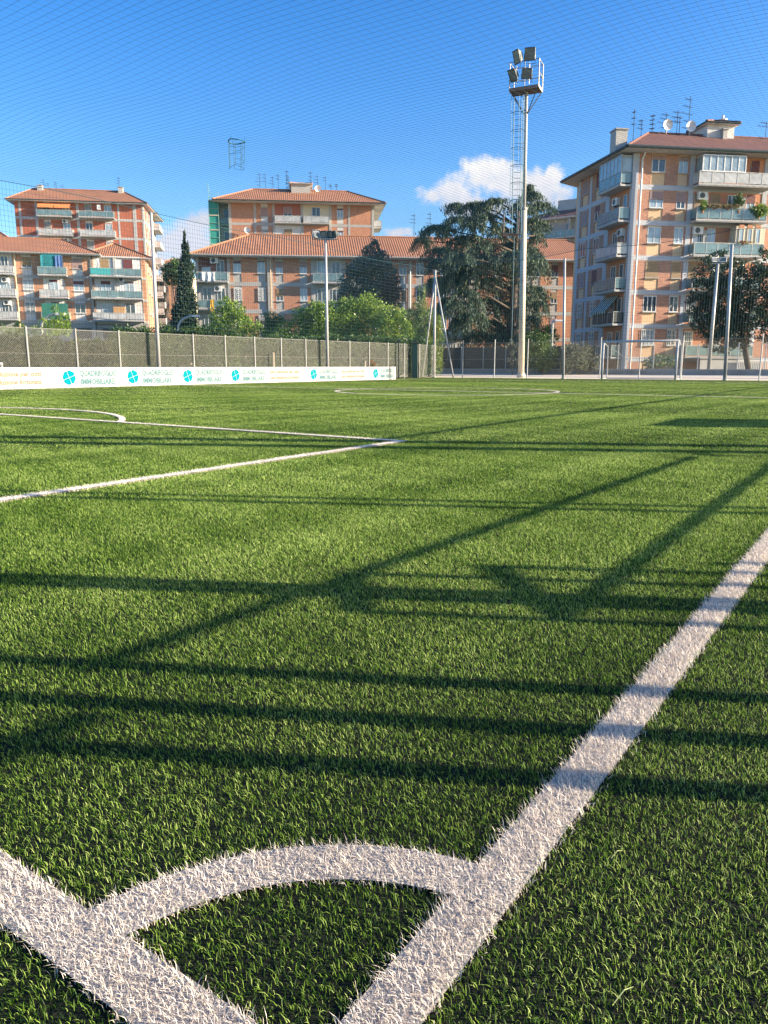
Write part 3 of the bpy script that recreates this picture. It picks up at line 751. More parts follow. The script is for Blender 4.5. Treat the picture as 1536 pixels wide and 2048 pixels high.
def goal():
    white = plain('worn_white_goal_paint', (.52, .52, .50), .5, var=.1, scale=3, dirt=(.40, .38, .34))
    u0 = 40.1; vl, vr = on_u(1203.5, u0, 757), on_u(1350.5, u0, 757)
    t = thing('football_goal', 'white football goal with a torn net against the far fence', 'goal', tuple(P(u0, (vl + vr) / 2)))
    h = 1.95; r = .055; d = .8
    for v, nm in ((vl, 'post'), (vr, 'post')):
        m = MB(); m.tube([P(u0, v), P(u0, v, h)], r, 10); m.build(nm, white, t, True)
    m = MB(); m.tube([P(u0, vl + r, h), P(u0, vr - r, h)], r, 10); m.build('crossbar', white, t, True)
    for v in (vl, vr):
        m = MB(); b = v - .12
        m.tube([P(u0, v, h - .05), P(u0 + .35, b, h - .22), P(u0 + .45, b, .03)], .028, 6); m.tube([P(u0, v, .04), P(u0 + .45, b, .04)], .028, 6); m.build('back_stay', white, t)
    m = MB(); m.tube([P(u0 + .45, vl - .12, .05), P(u0 + .45, vr - .12, .05)], .025, 6); m.build('ground_bar', white, t)
    netm = plain('pale_goal_net', (.55, .52, .44), .8, var=.1)
    A, B = [], []
    vv = np.arange(vr, vl, .12); k = len(vv); sag = h - .22 - .30 * np.abs(np.sin(np.pi * (vv - vr) / (vl - vr) * 1.0)) * .5
    A.append(PP(u0 + .35, vv - .12, sag)); B.append(PP(u0 + .45, vv - .12, .06))
    for z in np.arange(.1, 1.55, .12):
        A.append(PP(u0 + .43, vv[:-1] - .12, z)); B.append(PP(u0 + .43, vv[1:] - .12, z))
    A.append(PP(u0 + .02, vv, h - .06)); B.append(PP(u0 + .35, vv - .12, sag))
    wires('goal_net', np.concatenate(A), np.concatenate(B), .0035, netm, t)
    m = MB(); m.tube([P(u0 + .38, vl - .3, h - .3), P(u0 + .4, vl - 1.3, .95)], .015, 4); m.build('net_fold', netm, t)
    # the goal of the next pitch shows one corner above the boards
    u1, v1 = on_v(4.5, VF + 1.2), VF + 1.2
    t = thing('football_goal', 'corner of a white goal frame above the boards at the left edge', 'goal', tuple(P(u1, v1)))
    z = px_z(4, 727, P(u1, v1).y)
    m = MB(); m.tube([P(u1, v1), P(u1, v1, z)], .04, 8); m.build('post', white, t, True)
    m = MB(); m.tube([P(u1 + .03, v1, z), P(u1 - 2.2, v1, z)], .04, 8); m.build('crossbar', white, t, True)
    m = MB(); m.tube([P(u1 - 2.2, v1), P(u1 - 2.2, v1, z)], .04, 8); m.build('post', white, t, True)
goal()
def hoop():
    Y = 19.6; c = atY(473, 283, Y)
    t = thing('net_basket', 'dark ring with a dangling tube of loose netting hung from the overhead net', 'net basket', tuple(c))
    r = .20; m = MB(); n = 20
    ring = [(c.x + r * math.cos(2 * math.pi * k / n) * (1 + .05 * math.sin(2 * math.pi * k / n * 3)), c.y + r * math.sin(2 * math.pi * k / n), c.z + .012 * math.sin(2 * math.pi * k / n * 2)) for k in range(n + 1)]
    m.tube(ring, .013, 5); m.build('ring', tealcord, t)
    m = MB(); st = []
    for k in range(7):
        a = 2 * math.pi * k / 7 + .3; st.append([(c.x + (r - .02 * j / 4) * math.cos(a) - .02 * j / 4, c.y + r * math.sin(a), c.z - .15 * j + .03 * math.sin(k * 2 + j)) for j in range(5)])
    for s in st: m.tube(s, .0055, 4)
    for j in range(1, 5):
        for k in range(7):
            if (k * 3 + j) % 5: m.tube([st[k][j], st[(k + 1) % 7][j]], .005, 3)
    m.build('loose_netting', tealcord, t)
    m = MB()
    for k in (0, 7, 13): m.tube([ring[k], (ring[k][0], ring[k][1], c.z + .10)], .004, 3)
    m.build('hanging_cord', tealcord, t)
hoop()
def gate():
    u = on_v(797, VF - .15); p = P(u, VF - .15)
    t = thing('gate_post', 'thin black post at the right end of the advertising boards', 'post', tuple(p))
    m = MB(); m.tube([p, p + Vector((0, 0, 2.05))], .035, 6); m.build('post_tube', darkmetal, t); b = MB(); b.disc((p.x, p.y, 2.05), (0, 0, 1), .05, .03, 8); b.build('cap', darkmetal, t)
    u = on_v(829, VF - .25); p = P(u, VF - .25)
    t = thing('steel_column', 'dark green square steel column near the fence corner', 'column', tuple(p))
    fr = Frame(p.x, p.y, 0); m = MB(fr); m.box(-.16, .16, -.16, .16, 0, 2.0); m.build('shaft', plain('bottle_green_paint', (.012, .05, .045), .5, var=.2), t); m = MB(fr); m.box(-.2, .2, -.2, .2, 2.0, 2.04); m.build('cap', darkmetal, t)
    for (x, ytop, lab) in ((547, 705, 'short pale stake with dry weeds leaning by the left fence'), (730, 722, 'small pale stake near a dry reddish bush behind the boards')):
        u = on_v(x, VF - .2); p = P(u, VF - .2); z = px_z(x, ytop, p.y)
        t = thing('wooden_stake', lab, 'stake', tuple(p))
        m = MB(); m.tube([p, (p.x + .02, p.y, z)], .035, 5); m.build('stake_rod', plain('pale_wood', (.60, .50, .36), .8), t)
gate()
# fence, barrier and locker along the right touchline: they throw the long shadows over the turf
def right_side():
    v0 = -1.2
    t = thing('pitch_fence', 'steel post and rail fence running along the right touchline beside the camera', 'fence', P(8, v0))
    for u, r, z in ((1.98, .031, 6.3), (2.19, .031, 6.0), (2.41, .030, 6.0), (4.83, .032, 6.2), (5.0, .028, 6.2), (7.92, .115, 6.4), (8.5, .125, 6.4), (9.6, .018, 3.1), (10.5, .015, 3.0), (14.2, .045, 6.4), (15.2, .04, 3.2), (20.4, .06, 6.4), (27, .07, 6.4), (33.2, .04, 6.4), (39.5, .04, 6.4), (6.6, .010, 2.2), (5.9, .010, 1.9), (-2.5, .03, 6.3), (17.6, .02, 5.8), (24, .03, 6.4)):
        m = MB(); m.tube([P(u, v0), P(u, v0, z)], r, 8); m.build('post', galv, t)
    m = MB(); m.tube([P(8.5, v0, 1.9), P(39.5, v0, 1.9)], .026, 6); m.build('rail', galv, t)
    m = MB(); m.tube([P(-3, v0, .06), P(39.5, v0, .06)], .02, 6); m.build('rail', galv, t)
    t = thing('steel_barrier', 'low two-rail steel barrier standing beside the right touchline', 'barrier', P(5, v0 + .15))
    v1 = v0
    m = MB(); m.tube([P(2.36, v1, .972), P(7.5, v1, .905)], .017, 8); m.build('rail', galv, t)
    m = MB(); m.tube([P(2.96, v1, .695), P(8.6, v1, .705)], .017, 8); m.build('rail', galv, t)
    for u, z in ((2.93, .87), (3.1, 5.5), (3.18, 3.2), (3.38, .97), (3.55, .86), (3.7, .62), (7.62, .93)):
        m = MB(); m.tube([P(u, v1, 0), P(u, v1, z)], .021 if z < 3 else .034, 6); m.build('leg', galv, t)
    m = MB(); m.tube([P(2.99, v1, .70), P(3.55, v1, .84)], .022, 6); m.tube([P(2.93, v1, .875), P(3.38, v1, .965)], .022, 6); m.tube([P(-2.5, v1, .893), P(2.13, v1, .893)], .018, 6); m.build('brace', galv, t)
    m = MB(); m.tube([P(7.55, v1, .84), P(7.75, v1, .92)], .03, 6); m.build('hook', galv, t)
    fr = Frame(*P(11.2, v0 - .1).xy, math.atan2(U[1], U[0]))
    t = thing('equipment_locker', 'low grey steel equipment locker beside the right touchline', 'locker', P(11.9, v0 - .3))
    m = MB(fr); m.box(0, 1.4, -.5, 0, .02, 1.32); m.build('cabinet', galv, t)
    m = MB(fr); m.box(-.03, 1.43, -.53, .03, 1.32, 1.36); m.build('lid', galvpost, t)
    for x in (.03, .72): m = MB(fr); m.box(x, x + .65, .004, .02, .08, 1.26); m.build('door', galvpost, t)
right_side()

# ------------------------------------------------------------------ buildings
def hip_roof(root, F, x0, x1, y0, y1, z, zr, over, hl, hr, mat, fascia, name='roof', ovl=None, ovr=None):
    """hipped roof with overhanging eaves; hl / hr: how far the ridge stops short of each end"""
    a0, a1 = x0 - (over if ovl is None else ovl), x1 + (over if ovr is None else ovr); b0, b1 = y0 - over, y1 + over
    ym = (b0 + b1) / 2; r0, r1 = a0 + hl, a1 - hr
    m = MB(F)
    sl = math.hypot(ym - b0, zr - z)
    m.face([(a0, b0, z), (a1, b0, z), (r1, ym, zr), (r0, ym, zr)], 0, [(a0, 0), (a1, 0), (r1, sl), (r0, sl)])
    m.face([(a1, b1, z), (a0, b1, z), (r0, ym, zr), (r1, ym, zr)], 0, [(a1, 0), (a0, 0), (r0, sl), (r1, sl)])
    s2 = math.hypot(hl, zr - z); m.face([(a0, b1, z), (a0, b0, z), (r0, ym, zr)], 0, [(b1, 0), (b0, 0), (ym, s2)])
    s2 = math.hypot(hr, zr - z); m.face([(a1, b0, z), (a1, b1, z), (r1, ym, zr)], 0, [(b0, 0), (b1, 0), (ym, s2)])
    rf = m.build(name, [mat], root)
    g = MB(F); g.box(a0, a1, b0, b1, z - .16, z - .004, 0); g.build('eave', [whitestucco], rf)
    g = MB(F)
    for p, q in (((a0, b0), (a1, b0)), ((a1, b0), (a1, b1)), ((a0, b0), (a0, b1))): g.tube([(p[0], p[1], z - .05), (q[0], q[1], z - .05)], .085, 6)
    g.build('gutter', [fascia], rf)
    g = MB(F)
    g.tube([(r0, ym, zr), (r1, ym, zr)], .13, 6)
    for (ex, ey, rx) in ((a0, b0, r0), (a1, b0, r1), (a0, b1, r0), (a1, b1, r1)): g.tube([(ex, ey, z + .02), (rx, ym, zr)], .12, 6)
    g.build('ridge_tile', [mat], rf)
    return rf
def facade(root, F, x0, x1, zs, bays, pillars, opens, bmat, fmat, bandh=.40, bp=.045, fp=.062, top=None):
    """brick infill and concrete frame standing proud of the wall; zs are the tops of the floor bands"""
    cuts = sorted([tuple(b) for b in bays] + [tuple(p) for p in pillars] + [tuple(o) for o in opens])
    for i, z in enumerate(zs):
        zt = (zs[i + 1] - bandh) if i + 1 < len(zs) else top
        x = x0
        for a, b in cuts + [(x1, x1)]:
            if a - x > .05: br = MB(F); br.box(x, a, -bp, .02, z, zt); br.build('brick_panel', [bmat], root)
            x = max(x, b)
        if True:
            x = x0
            for a, b in sorted(opens) + [(x1, x1)]:
                if a - x > .05: fm = MB(F); fm.box(x, a, -fp, .03, z - bandh, z); fm.build('floor_band', [fmat], root)
                x = max(x, b)
    for a, b in pillars: fm = MB(F); fm.box(a, b, -fp - .015, .03, zs[0] - bandh - 3, top); fm.build('pillar', [fmat], root)
def window(root, F, x0, x1, z0, z1, y=0.0, glassm=None, shut=0.0, shm=None, panes=2, frame=None, grille=False, name='window', sill=True):
    glassm = glassm or glassD; frame = frame or white
    t = .055; m = MB(F)
    m.box(x0, x0 + t, y - .05, y + .01, z0, z1); m.box(x1 - t, x1, y - .05, y + .01, z0, z1)
    m.box(x0 + t, x1 - t, y - .048, y + .01, z0, z0 + t); m.box(x0 + t, x1 - t, y - .048, y + .01, z1 - t, z1)
    for k in range(1, panes):
        c = x0 + (x1 - x0) * k / panes; m.box(c - .035, c + .035, y - .046, y + .01, z0 + t, z1 - t)
    w = m.build(name, [frame], root)
    p = MB(F); p.box(x0 + t, x1 - t, y - .022, y + .008, z0 + t, z1 - t); p.build('pane', [glassm], w)
    if shut > 0:
        s = MB(F); s.box(x0 + .01, x1 - .01, y - .060, y - .052, z1 - (z1 - z0) * shut, z1); s.build('shutter', [shm or shutBrown], w)
    if sill:
        s = MB(F); s.box(x0 - .06, x1 + .06, y - .16, y + .01, z0 - .07, z0 - .005); s.build('sill', [palecon], w)
    if grille:
        g = MB(F); n = max(3, int((x1 - x0) / .16))
        for k in range(n + 1):
            x = x0 + (x1 - x0) * k / n; g.box(x - .014, x + .014, y - .11, y - .085, z0, z1)
        for k in range(4):
            z = z0 + (z1 - z0) * k / 3; g.box(x0, x1, y - .115, y - .09, z - .018, z + .018)
        g.build('grille', [white], w)
    return w
def lattice(root, F, x0, x1, z0, z1, y=-.14):
    m = MB(F); t = .05
    m.box(x0, x1, y, y + .04, z0, z0 + t); m.box(x0, x1, y, y + .04, z1 - t, z1); m.box(x0, x0 + t, y, y + .04, z0, z1); m.box(x1 - t, x1, y, y + .04, z0, z1)
    c = (x0 + x1) / 2; m.box(c - .04, c + .04, y - .005, y + .045, z0, z1)
    w = x1 - x0; st = .22
    for k in range(-6, 12):
        for sg in (1, -1):
            pts = []
            a = x0 + k * st; 
            p, q = (a, z0), (a + (z1 - z0), z1)
            if sg < 0: p, q = (x1 - (a - x0), z0), (x1 - (a - x0) - (z1 - z0), z1)
            # clip to the frame
            def at(x): return p[1] + (x - p[0]) * (q[1] - p[1]) / (q[0] - p[0])
            xs = sorted((p[0], q[0])); l, r = max(xs[0], x0), min(xs[1], x1)
            if r - l > .1: m.tube([(l, y + .02, at(l)), (r, y + .02, at(r))], .016, 4)
    m.build('lattice_grille', [white], root)
def balcony(root, F, x0, x1, z, dep, y=0.0, panel=None, h=1.0, slabm=None, posts=4, sides=(True, True), th=.16, solid=False):
    panel = panel or glassB; slabm = slabm or palecon
    m = MB(F); m.box(x0, x1, y - dep, y, z - th, z); m.box(x0 - .03, x1 + .03, y - dep - .03, y - dep + .06, z - th * .6, z + .05)
    b = m.build('balcony', [slabm], root)
    r = MB(F); yo = y - dep + .05
    r.box(x0, x1, yo - .03, yo + .03, z + h - .05, z + h)
    for k in range(posts + 1):
        x = x0 + .03 + (x1 - x0 - .06) * k / posts; r.box(x - .022, x + .022, yo - .025, yo + .025, z + .05, z + h - .05)
    for s, x in zip(sides, (x0 + .03, x1 - .03)):
        if s: r.box(x - .03, x + .03, yo + .03, y, z + h - .05, z + h - .005)
    rl = r.build('railing', [galvpost], b)
    p = MB(F); p.box(x0 + .05, x1 - .05, yo - .008, yo + .008, z + .12, z + h - .08)
    for s, x in zip(sides, (x0 + .03, x1 - .03)):
        if s: p.box(x - .008, x + .008, yo + .03, y - .02, z + .12, z + h - .08)
    p.build('balcony_panel', [panel], b)
    return b
def aircon(root, F, x, z, y=0.0, w=.85):
    m = MB(F); m.box(x - w / 2, x + w / 2, y - .36, y - .04, z, z + .60)
    a = m.build('air_conditioner', [white], root)
    f = MB(F); f.disc((x - .08, y - .362, z + .30), (0, -1, 0), .23, .012, 16); f.build('fan_grille', [darkmetal], a)
    b = MB(F); b.box(x - .35, x - .30, y - .3, y, z - .06, z); b.box(x + .30, x + .35, y - .3, y, z - .06, z); b.build('bracket', [galv], a)
def antenna(root, F, x, y, z, h, bars=4, w=.8, yaw=.5):
    m = MB(F); m.tube([(x, y, z), (x, y, z + h)], .028, 5)
    c, s = math.cos(yaw), math.sin(yaw)
    for k in range(bars):
        zz = z + h * (1 - .08 - .16 * k); L = w * (.6 + .4 * ((k * 7) % 3) / 2)
        m.tube([(x - c * L, y - s * L, zz), (x + c * L * .4, y + s * L * .4, zz)], .018, 4)
        for j in range(4):
            q = -L + j * L * .4; m.tube([(x + c * q - s * .22, y + s * q + c * .22, zz), (x + c * q + s * .22, y + s * q - c * .22, zz)], .012, 3)
    m.build('antenna', [darkmetal], root)
def dish(root, F, x, y, z, r=.45):
    m = MB(F); n = 16
    def p(k, j): 
        a = 2 * math.pi * k / n; rr = r * j / 3
        return (x + rr * math.cos(a), y - .12 * 1 + .16 * (1 - (j / 3) ** 2) - .1, z + rr * math.sin(a))
    for j in range(1, 4):
        for k in range(n): m.face([p(k, j - 1), p(k + 1, j - 1), p(k + 1, j), p(k, j)])
    m.tube([(x, y - .1, z), (x, y - .55, z - .1)], .02, 4); m.tube([(x, y, z), (x, y + .05, z - r - .6)], .03, 5)
    m.build('satellite_dish', [white], root)
def chimney(root, F, x0, x1, y0, y1, z0, z1, mat=None):
    m = MB(F); m.box(x0, x1, y0, y1, z0, z1); c = m.build('chimney', [mat or stucco], root)
    k = MB(F); k.box(x0 - .08, x1 + .08, y0 - .08, y1 + .08, z1, z1 + .12); k.build('chimney_cap', [concrete], c)
def drain(root, F, x, z0, z1, y=-.2, r=.06, mat=None):
    m = MB(F); m.tube([(x, y, z0), (x, y, z1 - .5), (x + .12, y - .25, z1)], r, 6); m.build('drainpipe', [mat or galvpost], root)
def cloth(name, lab, F, x0, x1, z0, z1, y, mat, group='washing hung out on balconies'):
    """a hanging cloth with folds"""
    m = MB(F); n = 8
    def p(i, j): 
        f = i / n; return (x0 + (x1 - x0) * f + .04 * math.sin(j * 2.1 + i), y - .05 * math.sin(i * 1.9) * (.4 + j / 3), z1 - (z1 - z0) * j / 3 + (.06 * math.sin(i * 1.3) if j == 3 else 0))
    for i in range(n):
        for j in range(3): m.face([p(i, j), p(i, j + 1), p(i + 1, j + 1), p(i + 1, j)])
    o = m.build(name, [mat]); tag(o, lab, 'laundry', group)
    s = o.modifiers.new('thick', 'SOLIDIFY'); s.thickness = .02
    return o
def awning(root, F, x0, x1, z0, z1, dep, mat, y=0.0, val=.25):
    m = MB(F); L = math.hypot(dep, z1 - z0)
    m.face([(x0, y - dep, z0), (x1, y - dep, z0), (x1, y - .02, z1), (x0, y - .02, z1)], 0, [(x0, 0), (x1, 0), (x1, L), (x0, L)])
    m.face([(x0, y - dep, z0 - val), (x1, y - dep, z0 - val), (x1, y - dep, z0 - .002), (x0, y - dep, z0 - .002)], 0, [(x0, 0), (x1, 0), (x1, .2), (x0, .2)])
    for x in (x0 + .03, x1 - .03): m.tube([(x, y - dep + .02, z0 - .01), (x, y, z0 - .1)], .02, 4)
    a = m.build('awning', [mat], root); s = a.modifiers.new('thick', 'SOLIDIFY'); s.thickness = .012
def core(root, F, x0, x1, y1, z1, mat, name='wall', z0=-.1):
    m = MB(F); m.box(x0, x1, 0, y1, z0, z1); return m.build(name, [mat], root)

# ---- the tall block at the right
def right_tower():
    c = atY(1245.5, HOR, 66.0); c.z = 0
    A = Frame(c.x, c.y, R(8.6)); 
    d = (.198, -.98); Lb = 10.15
    B = Frame(c.x - d[0] * Lb, c.y - d[1] * Lb, math.atan2(d[1], d[0]))
    t = thing('apartment_building', 'tall brick and cream apartment block with balconies behind the goal', 'apartment building', (c.x, c.y, 0))
    W = 34.0
    ztop = A.px(1285, 306)[1]
    bands = [A.px(1285, y)[1] for y in (723.5, 655, 585.5, 517, 448.5, 379.5)]   # lower edges
    pitch = (bands[-1] - bands[0]) / 5; bh = .40
    zs = [bands[0] + pitch * k + bh for k in range(6)]                            # floor tops
    zb = zs[0] - bh
    # core walls
    m = MB(A); m.box(.02, W, 0, 12, -.1, ztop); m.build('wall', [cream], t)
    m = MB(B); m.box(0, Lb - .02, 0, 8, -.1, ztop - .01); m.build('side_wall', [cream], t)
    # front
    def xs(a, b, row): return (A.px(a, row)[0], A.px(b, row)[0])
    b1, b2 = xs(1298, 1326, 404), xs(1351.5, 1370.5, 404)
    p0, p1, p2 = xs(1261.5, 1273.5, 404), xs(1374.5, 1384.5, 404), xs(1523, 1532, 400)
    lo = (p1[1], p2[0])
    b3 = (p2[1] + 1.6, p2[1] + 3.0); p3 = (p2[1] + 7.5, p2[1] + 8.1)
    facade(t, A, p0[1], W, [zs[0] - pitch] + zs, [b1, b2, b3, (b3[0] + 3, b3[1] + 3)], [p1, p2, p3], [lo], brickA, bluecon, bh, .045, .062, ztop - .05)
    m = MB(A); m.box(p0[0], p0[1], -.075, .3, -.1, ztop - .05); m.build('corner_pillar', [bluecon], t)
    drain(t, A, p0[1] + .16, 0, ztop - .02, -.26, .075, white)
    o = MB(A); o.box(lo[0], lo[1], -.03, .02, zb - pitch, ztop - .06); o.build('loggia_wall', [orangewall], t)
    for z in zs: o = MB(A); o.box(lo[0], lo[1], -.06, .02, z - bh, z); o.build('loggia_band', [bluecon], t)
    # windows: shutter, glass, kind by floor, top floor last
    spec = {5: [(.27, shutPink, glassD), (.30, shutPink, glassL)], 4: [(.5, shutPink, glassL), (.62, shutPink, glassD)], 3: [(0, None, glassL), (0, None, glassL)],
            2: [(1, shutBrown, glassD), (1, shutBrown, glassD)], 1: [(0, None, glassD), (0, None, glassD)], 0: [(0, None, glassL), (0, None, glassD)]}
    for k in range(6):
        z = zs[k]
        for i, b in enumerate((b1, b2)):
            sh, sm, g = spec[k][i]
            g3 = k <= 1
            window(t, A, b[0] + .02, b[1] - .02, z + 1.0, z + 2.30, -.01, g, sh, sm, 3 if (k <= 1 and i == 0) else 2, white, k == 0)
        for dx in (0, 3): window(t, A, b3[0] + dx, b3[1] + dx, z + 1.0, z + 2.30, -.01, rng.choice([glassD, glassL]), float(rng.choice([0, .4, 1])), shutPink)
        window(t, A, b1[0] + .02, b1[1] - .02, z + 1.0, z + 2.3, -.01) if False else None
    # loggia doors
    lw = lo[1] - lo[0]
    def door(k, f0, f1, z0=.05, z1=2.2, g=None, sh=0, sm=None, fr=None, gr=False): window(t, A, lo[0] + lw * f0, lo[0] + lw * f1, zs[k] + z0, zs[k] + z1, -.04, g or glassD, sh, sm, 2, fr, gr, sill=False)
    door(5, .14, .40, .05, 2.3, glassL); door(5, .60, .68, .9, 2.2, None, 1, shutRed); door(5, .80, .92, .05, 2.2, None, 1, shutRed)
    door(4, .02, .14, .6, 2.2, None, .75, shutBrown); door(4, .26, .39, .05, 2.25, glassL, .35, shutBrown); door(4, .50, .62, .05, 2.2); door(4, .77, .90, .05, 2.25, glassL, .3, shutRed)
    door(3, .24, .36, .05, 2.3, glassL); door(3, .10, .17, .05, 2.3)
    door(2, .0, .14, .8, 2.3, None, 1, shutBrown); door(2, .35, .5); door(2, .66, .82, .05, 2.2, glassL, .4, shutBrown)
    door(1, .02, .16, .9, 2.25, None, 0, None, white, True); door(1, .38, .54, .9, 2.25, None, 0, None, white, True); door(1, .72, .88, .9, 2.25, None, 0, None, white, True)
    door(0, .02, .14, .9, 2.2, None, 0, None, white, True); door(0, .40, .56, .9, 2.2, None, 0, None, white, True); door(0, .74, .9, .9, 2.2, None, 0, None, white, True)
    m = MB(A); m.box(lo[0] + lw * .03, lo[0] + lw * .10, -.07, -.045, zs[3] + .05, zs[3] + 2.2); m.build('white_door', [white], t)
    m = MB(A); m.box(lo[0] + lw * .17, lo[0] + lw * .235, -.30, -.045, zs[3] + .05, zs[3] + 2.1); m.build('balcony_cupboard', [stucco], t); m = MB(A); m.box(lo[0] + lw * .64, lo[0] + lw * .72, -.45, -.045, zs[4] + .03, zs[4] + 2.0); m.build('balcony_cupboard', [stucco], t)
    m = MB(A); m.box(lo[0] + lw * .17, lo[0] + lw * .22, -.09, -.05, zs[4] + .4, zs[4] + 2.1); m.build('white_panel', [white], t)
    dep = 1.1
    for k in range(6):
        x0, x1 = lo[0] - (.15 if k > 2 else .1), lo[1] + (.35 if k > 4 else -.1)
        balcony(t, A, x0, x1, zs[k], dep if k > 0 else .9, 0, glassP if k == 5 else glassB, 1.0, palecon, 6)
    aircon(t, A, lo[0] + lw * .12, zs[5] - 1.05, 0); aircon(t, A, lo[0] + lw * .09, zs[4] - 1.02, 0)
    dish(t, A, lo[0] + lw * .30, -1.5, zs[2] + 1.7, .55)
    # glazed veranda on the top floor
    v0, v1 = lo[0] + .1, lo[0] + lw * .62; z0, z1 = zs[5] + 1.0, ztop - .25
    m = MB(A); n = 6
    for k in range(n + 1):
        x = v0 + (v1 - v0) * k / n; m.box(x - .04, x + .04, -dep + .01, -dep + .09, z0, z1)
    m.box(v0, v1, -dep + .005, -dep + .10, z1, z1 + .09); m.box(v0, v1, -dep + .005, -dep + .10, z0 - .05, z0 + .04)
    for x in (v0, v1): m.box(x - .04, x + .04, -dep + .1, -.05, z1, z1 + .09)
    m.box(v0, v1, -dep + .1, -.05, z1 + .02, z1 + .07)
    ve = m.build('veranda', [white], t)
    g = MB(A); g.box(v0 + .04, v1 - .04, -dep + .045, -dep + .055, z0 + .04, z1); g.box(v0 - .005, v0 + .005, -dep + .1, -.05, z0, z1); g.build('pane', [glass('veranda_glass', (.30, .38, .42), .05)], ve)
    # cream enclosure on the third floor
    e0, e1 = lo[0] + lw * .57, lo[1] - .05; z0, z1 = zs[3], zs[4] - bh
    m = MB(A); m.box(e0, e1, -dep + .12, -.06, z0 + .01, z1 - .01); en = m.build('enclosure', [creamwall], t)
    for k in range(3):
        a = e0 + .25 + (e1 - e0 - .4) * k / 3; window(en, A, a, a + (e1 - e0 - .4) / 3 - .3, z0 + 1.02, z0 + 2.2, -dep + .115, glassL, 0, None, 1, creamwall, sill=False)
        o = MB(A); o.box(a, a + (e1 - e0 - .4) / 3 - .3, -dep + .10, -dep + .118, z0 + 2.24, z0 + 2.5); o.build('orange_panel', [orangewall], en)
    # potted plants on the fourth-floor balcony are separate things (made below)
    # side face
    def xb(a, b, row): return (B.px(a, row)[0], B.px(b, row)[0])
    w1, w2 = xb(1166.5, 1177, 390), xb(1193.5, 1204, 375)
    q0, q1, q2 = (0, .45), xb(1181.5, 1185.5, 380), xb(1211, 1219, 440)
    op = (q2[1], Lb - .25)
    facade(t, B, .45, op[0], [zs[0] - pitch] + zs, [w1, w2], [q0, q1, q2], [], brickA, bluecon, bh, .045, .062, ztop - .05)
    o = MB(B); o.box(op[0], op[1] + .1, -.03, .02, zb - pitch, ztop - .06); o.build('loggia_wall', [orangewall], t)
    sh = {5: (1, 1), 4: (1, .35), 3: (0, 0), 2: (1, 1), 1: (0, 0), 0: (0, 0)}
    for k in range(6):
        for i, b in enumerate((w1, w2)):
            window(t, B, b[0] + .02, b[1] - .02, zs[k] + 1.0, zs[k] + 2.3, -.01, glassD, sh[k][i], shutRed if i else shutPink, 2, white, k <= 1)
        ow = op[1] - op[0]
        window(t, B, op[0] + ow * .25, op[0] + ow * .48, zs[k] + .05, zs[k] + 2.2, -.04, glassD, .5 if k == 4 else 0, shutRed, 2, sill=False)
        window(t, B, op[0] + ow * .68, op[0] + ow * .85, zs[k] + .05, zs[k] + 2.2, -.04, glassD, 0, None, 1, sill=False)
        balcony(t, B, op[0] - .1, Lb - .05, zs[k], 1.15, 0, [glassB, darkmetal, glassB, glassP, glassB, glassB][k], 1.0, palecon, 4)
    z0, z1 = zs[5] + 1.0, ztop - .2
    m = MB(B); n = 6
    for k in range(n + 1):
        x = op[0] - .1 + (Lb - .05 - op[0]) * k / n; m.box(x - .035, x + .035, -1.14, -1.06, z0, z1)
    for x in (op[0] - .1, Lb - .1): m.box(x - .03, x + .03, -1.06, -.05, z1 - .08, z1)
    m.box(op[0] - .1, Lb - .1, -1.14, -1.05, z1, z1 + .08)
    ve = m.build('veranda', [bluecon], t)
    g = MB(B); g.box(op[0] - .06, Lb - .12, -1.105, -1.095, z0, z1); g.box(Lb - .1, Lb - .09, -1.05, -.05, z0, z1); g.build('pane', [MATS['veranda_glass']], ve)
    aircon(t, B, op[0] + 1.4, zs[5] - 1.2, 0); aircon(t, B, Lb - 1.3, zs[4] - 1.1, 0)
    awning(t, B, op[0] - .1, Lb - 1.2, zs[1] + 1.15, zs[2] - .3, 1.25, striped('green_striped_awning', (.02, .10, .07), (.62, .64, .60), .42))
    # roof
    ov = 1.35; Dp = 12
    e = ztop + .16
    m = MB(A)
    # the eave follows both faces: corner point pushed out
    cx_, cy_ = -ov, -ov
    far = B.w(-.9, -1.5, 0); fx = (far[0] - A.o[0]) * A.c + (far[1] - A.o[1]) * A.s; fy = -(far[0] - A.o[0]) * A.s + (far[1] - A.o[1]) * A.c
    zr = A.px(1297, 266, 5.2)[1]; r0 = A.px(1297, 266, 5.2)[0]
    sl = math.hypot(5.2 + ov, zr - e)
    pts = dict(c=(cx_, cy_, e), f=(fx, fy, e), r=(W + 1, cy_, e), rr=(W + 1, 5.2, zr), rl=(r0, 5.2, zr), b=(W + 1, Dp + 1, e), fb=(fx + 3, Dp + 1, e))
    m.face([pts['c'], pts['r'], pts['rr'], pts['rl']], 0, [(cx_, 0), (W + 1, 0), (W + 1, sl), (r0, sl)])
    m.face([pts['f'], pts['c'], pts['rl']], 0, [(0, 0), (12, 0), (7, 5)])
    m.face([pts['fb'], pts['f'], pts['rl']], 0, [(0, 0), (6, 0), (3, 6)])
    m.face([pts['b'], pts['fb'], pts['rl'], pts['rr']], 0, [(0, 0), (30, 0), (28, 5), (0, 5)])
    rf = m.build('roof', [tileB], t)
    g = MB(A); ring = [pts['c'], pts['r'], pts['b'], pts['fb'], pts['f']]
    g.face([(p[0], p[1], e - .14) for p in reversed(ring)])
    for i in range(5):
        a, b = ring[i], ring[(i + 1) % 5]; g.face([(a[0], a[1], e - .14), (b[0], b[1], e - .14), (b[0], b[1], e - .004), (a[0], a[1], e - .004)])
    g.build('eave', [whitestucco], rf)
    g = MB(A)
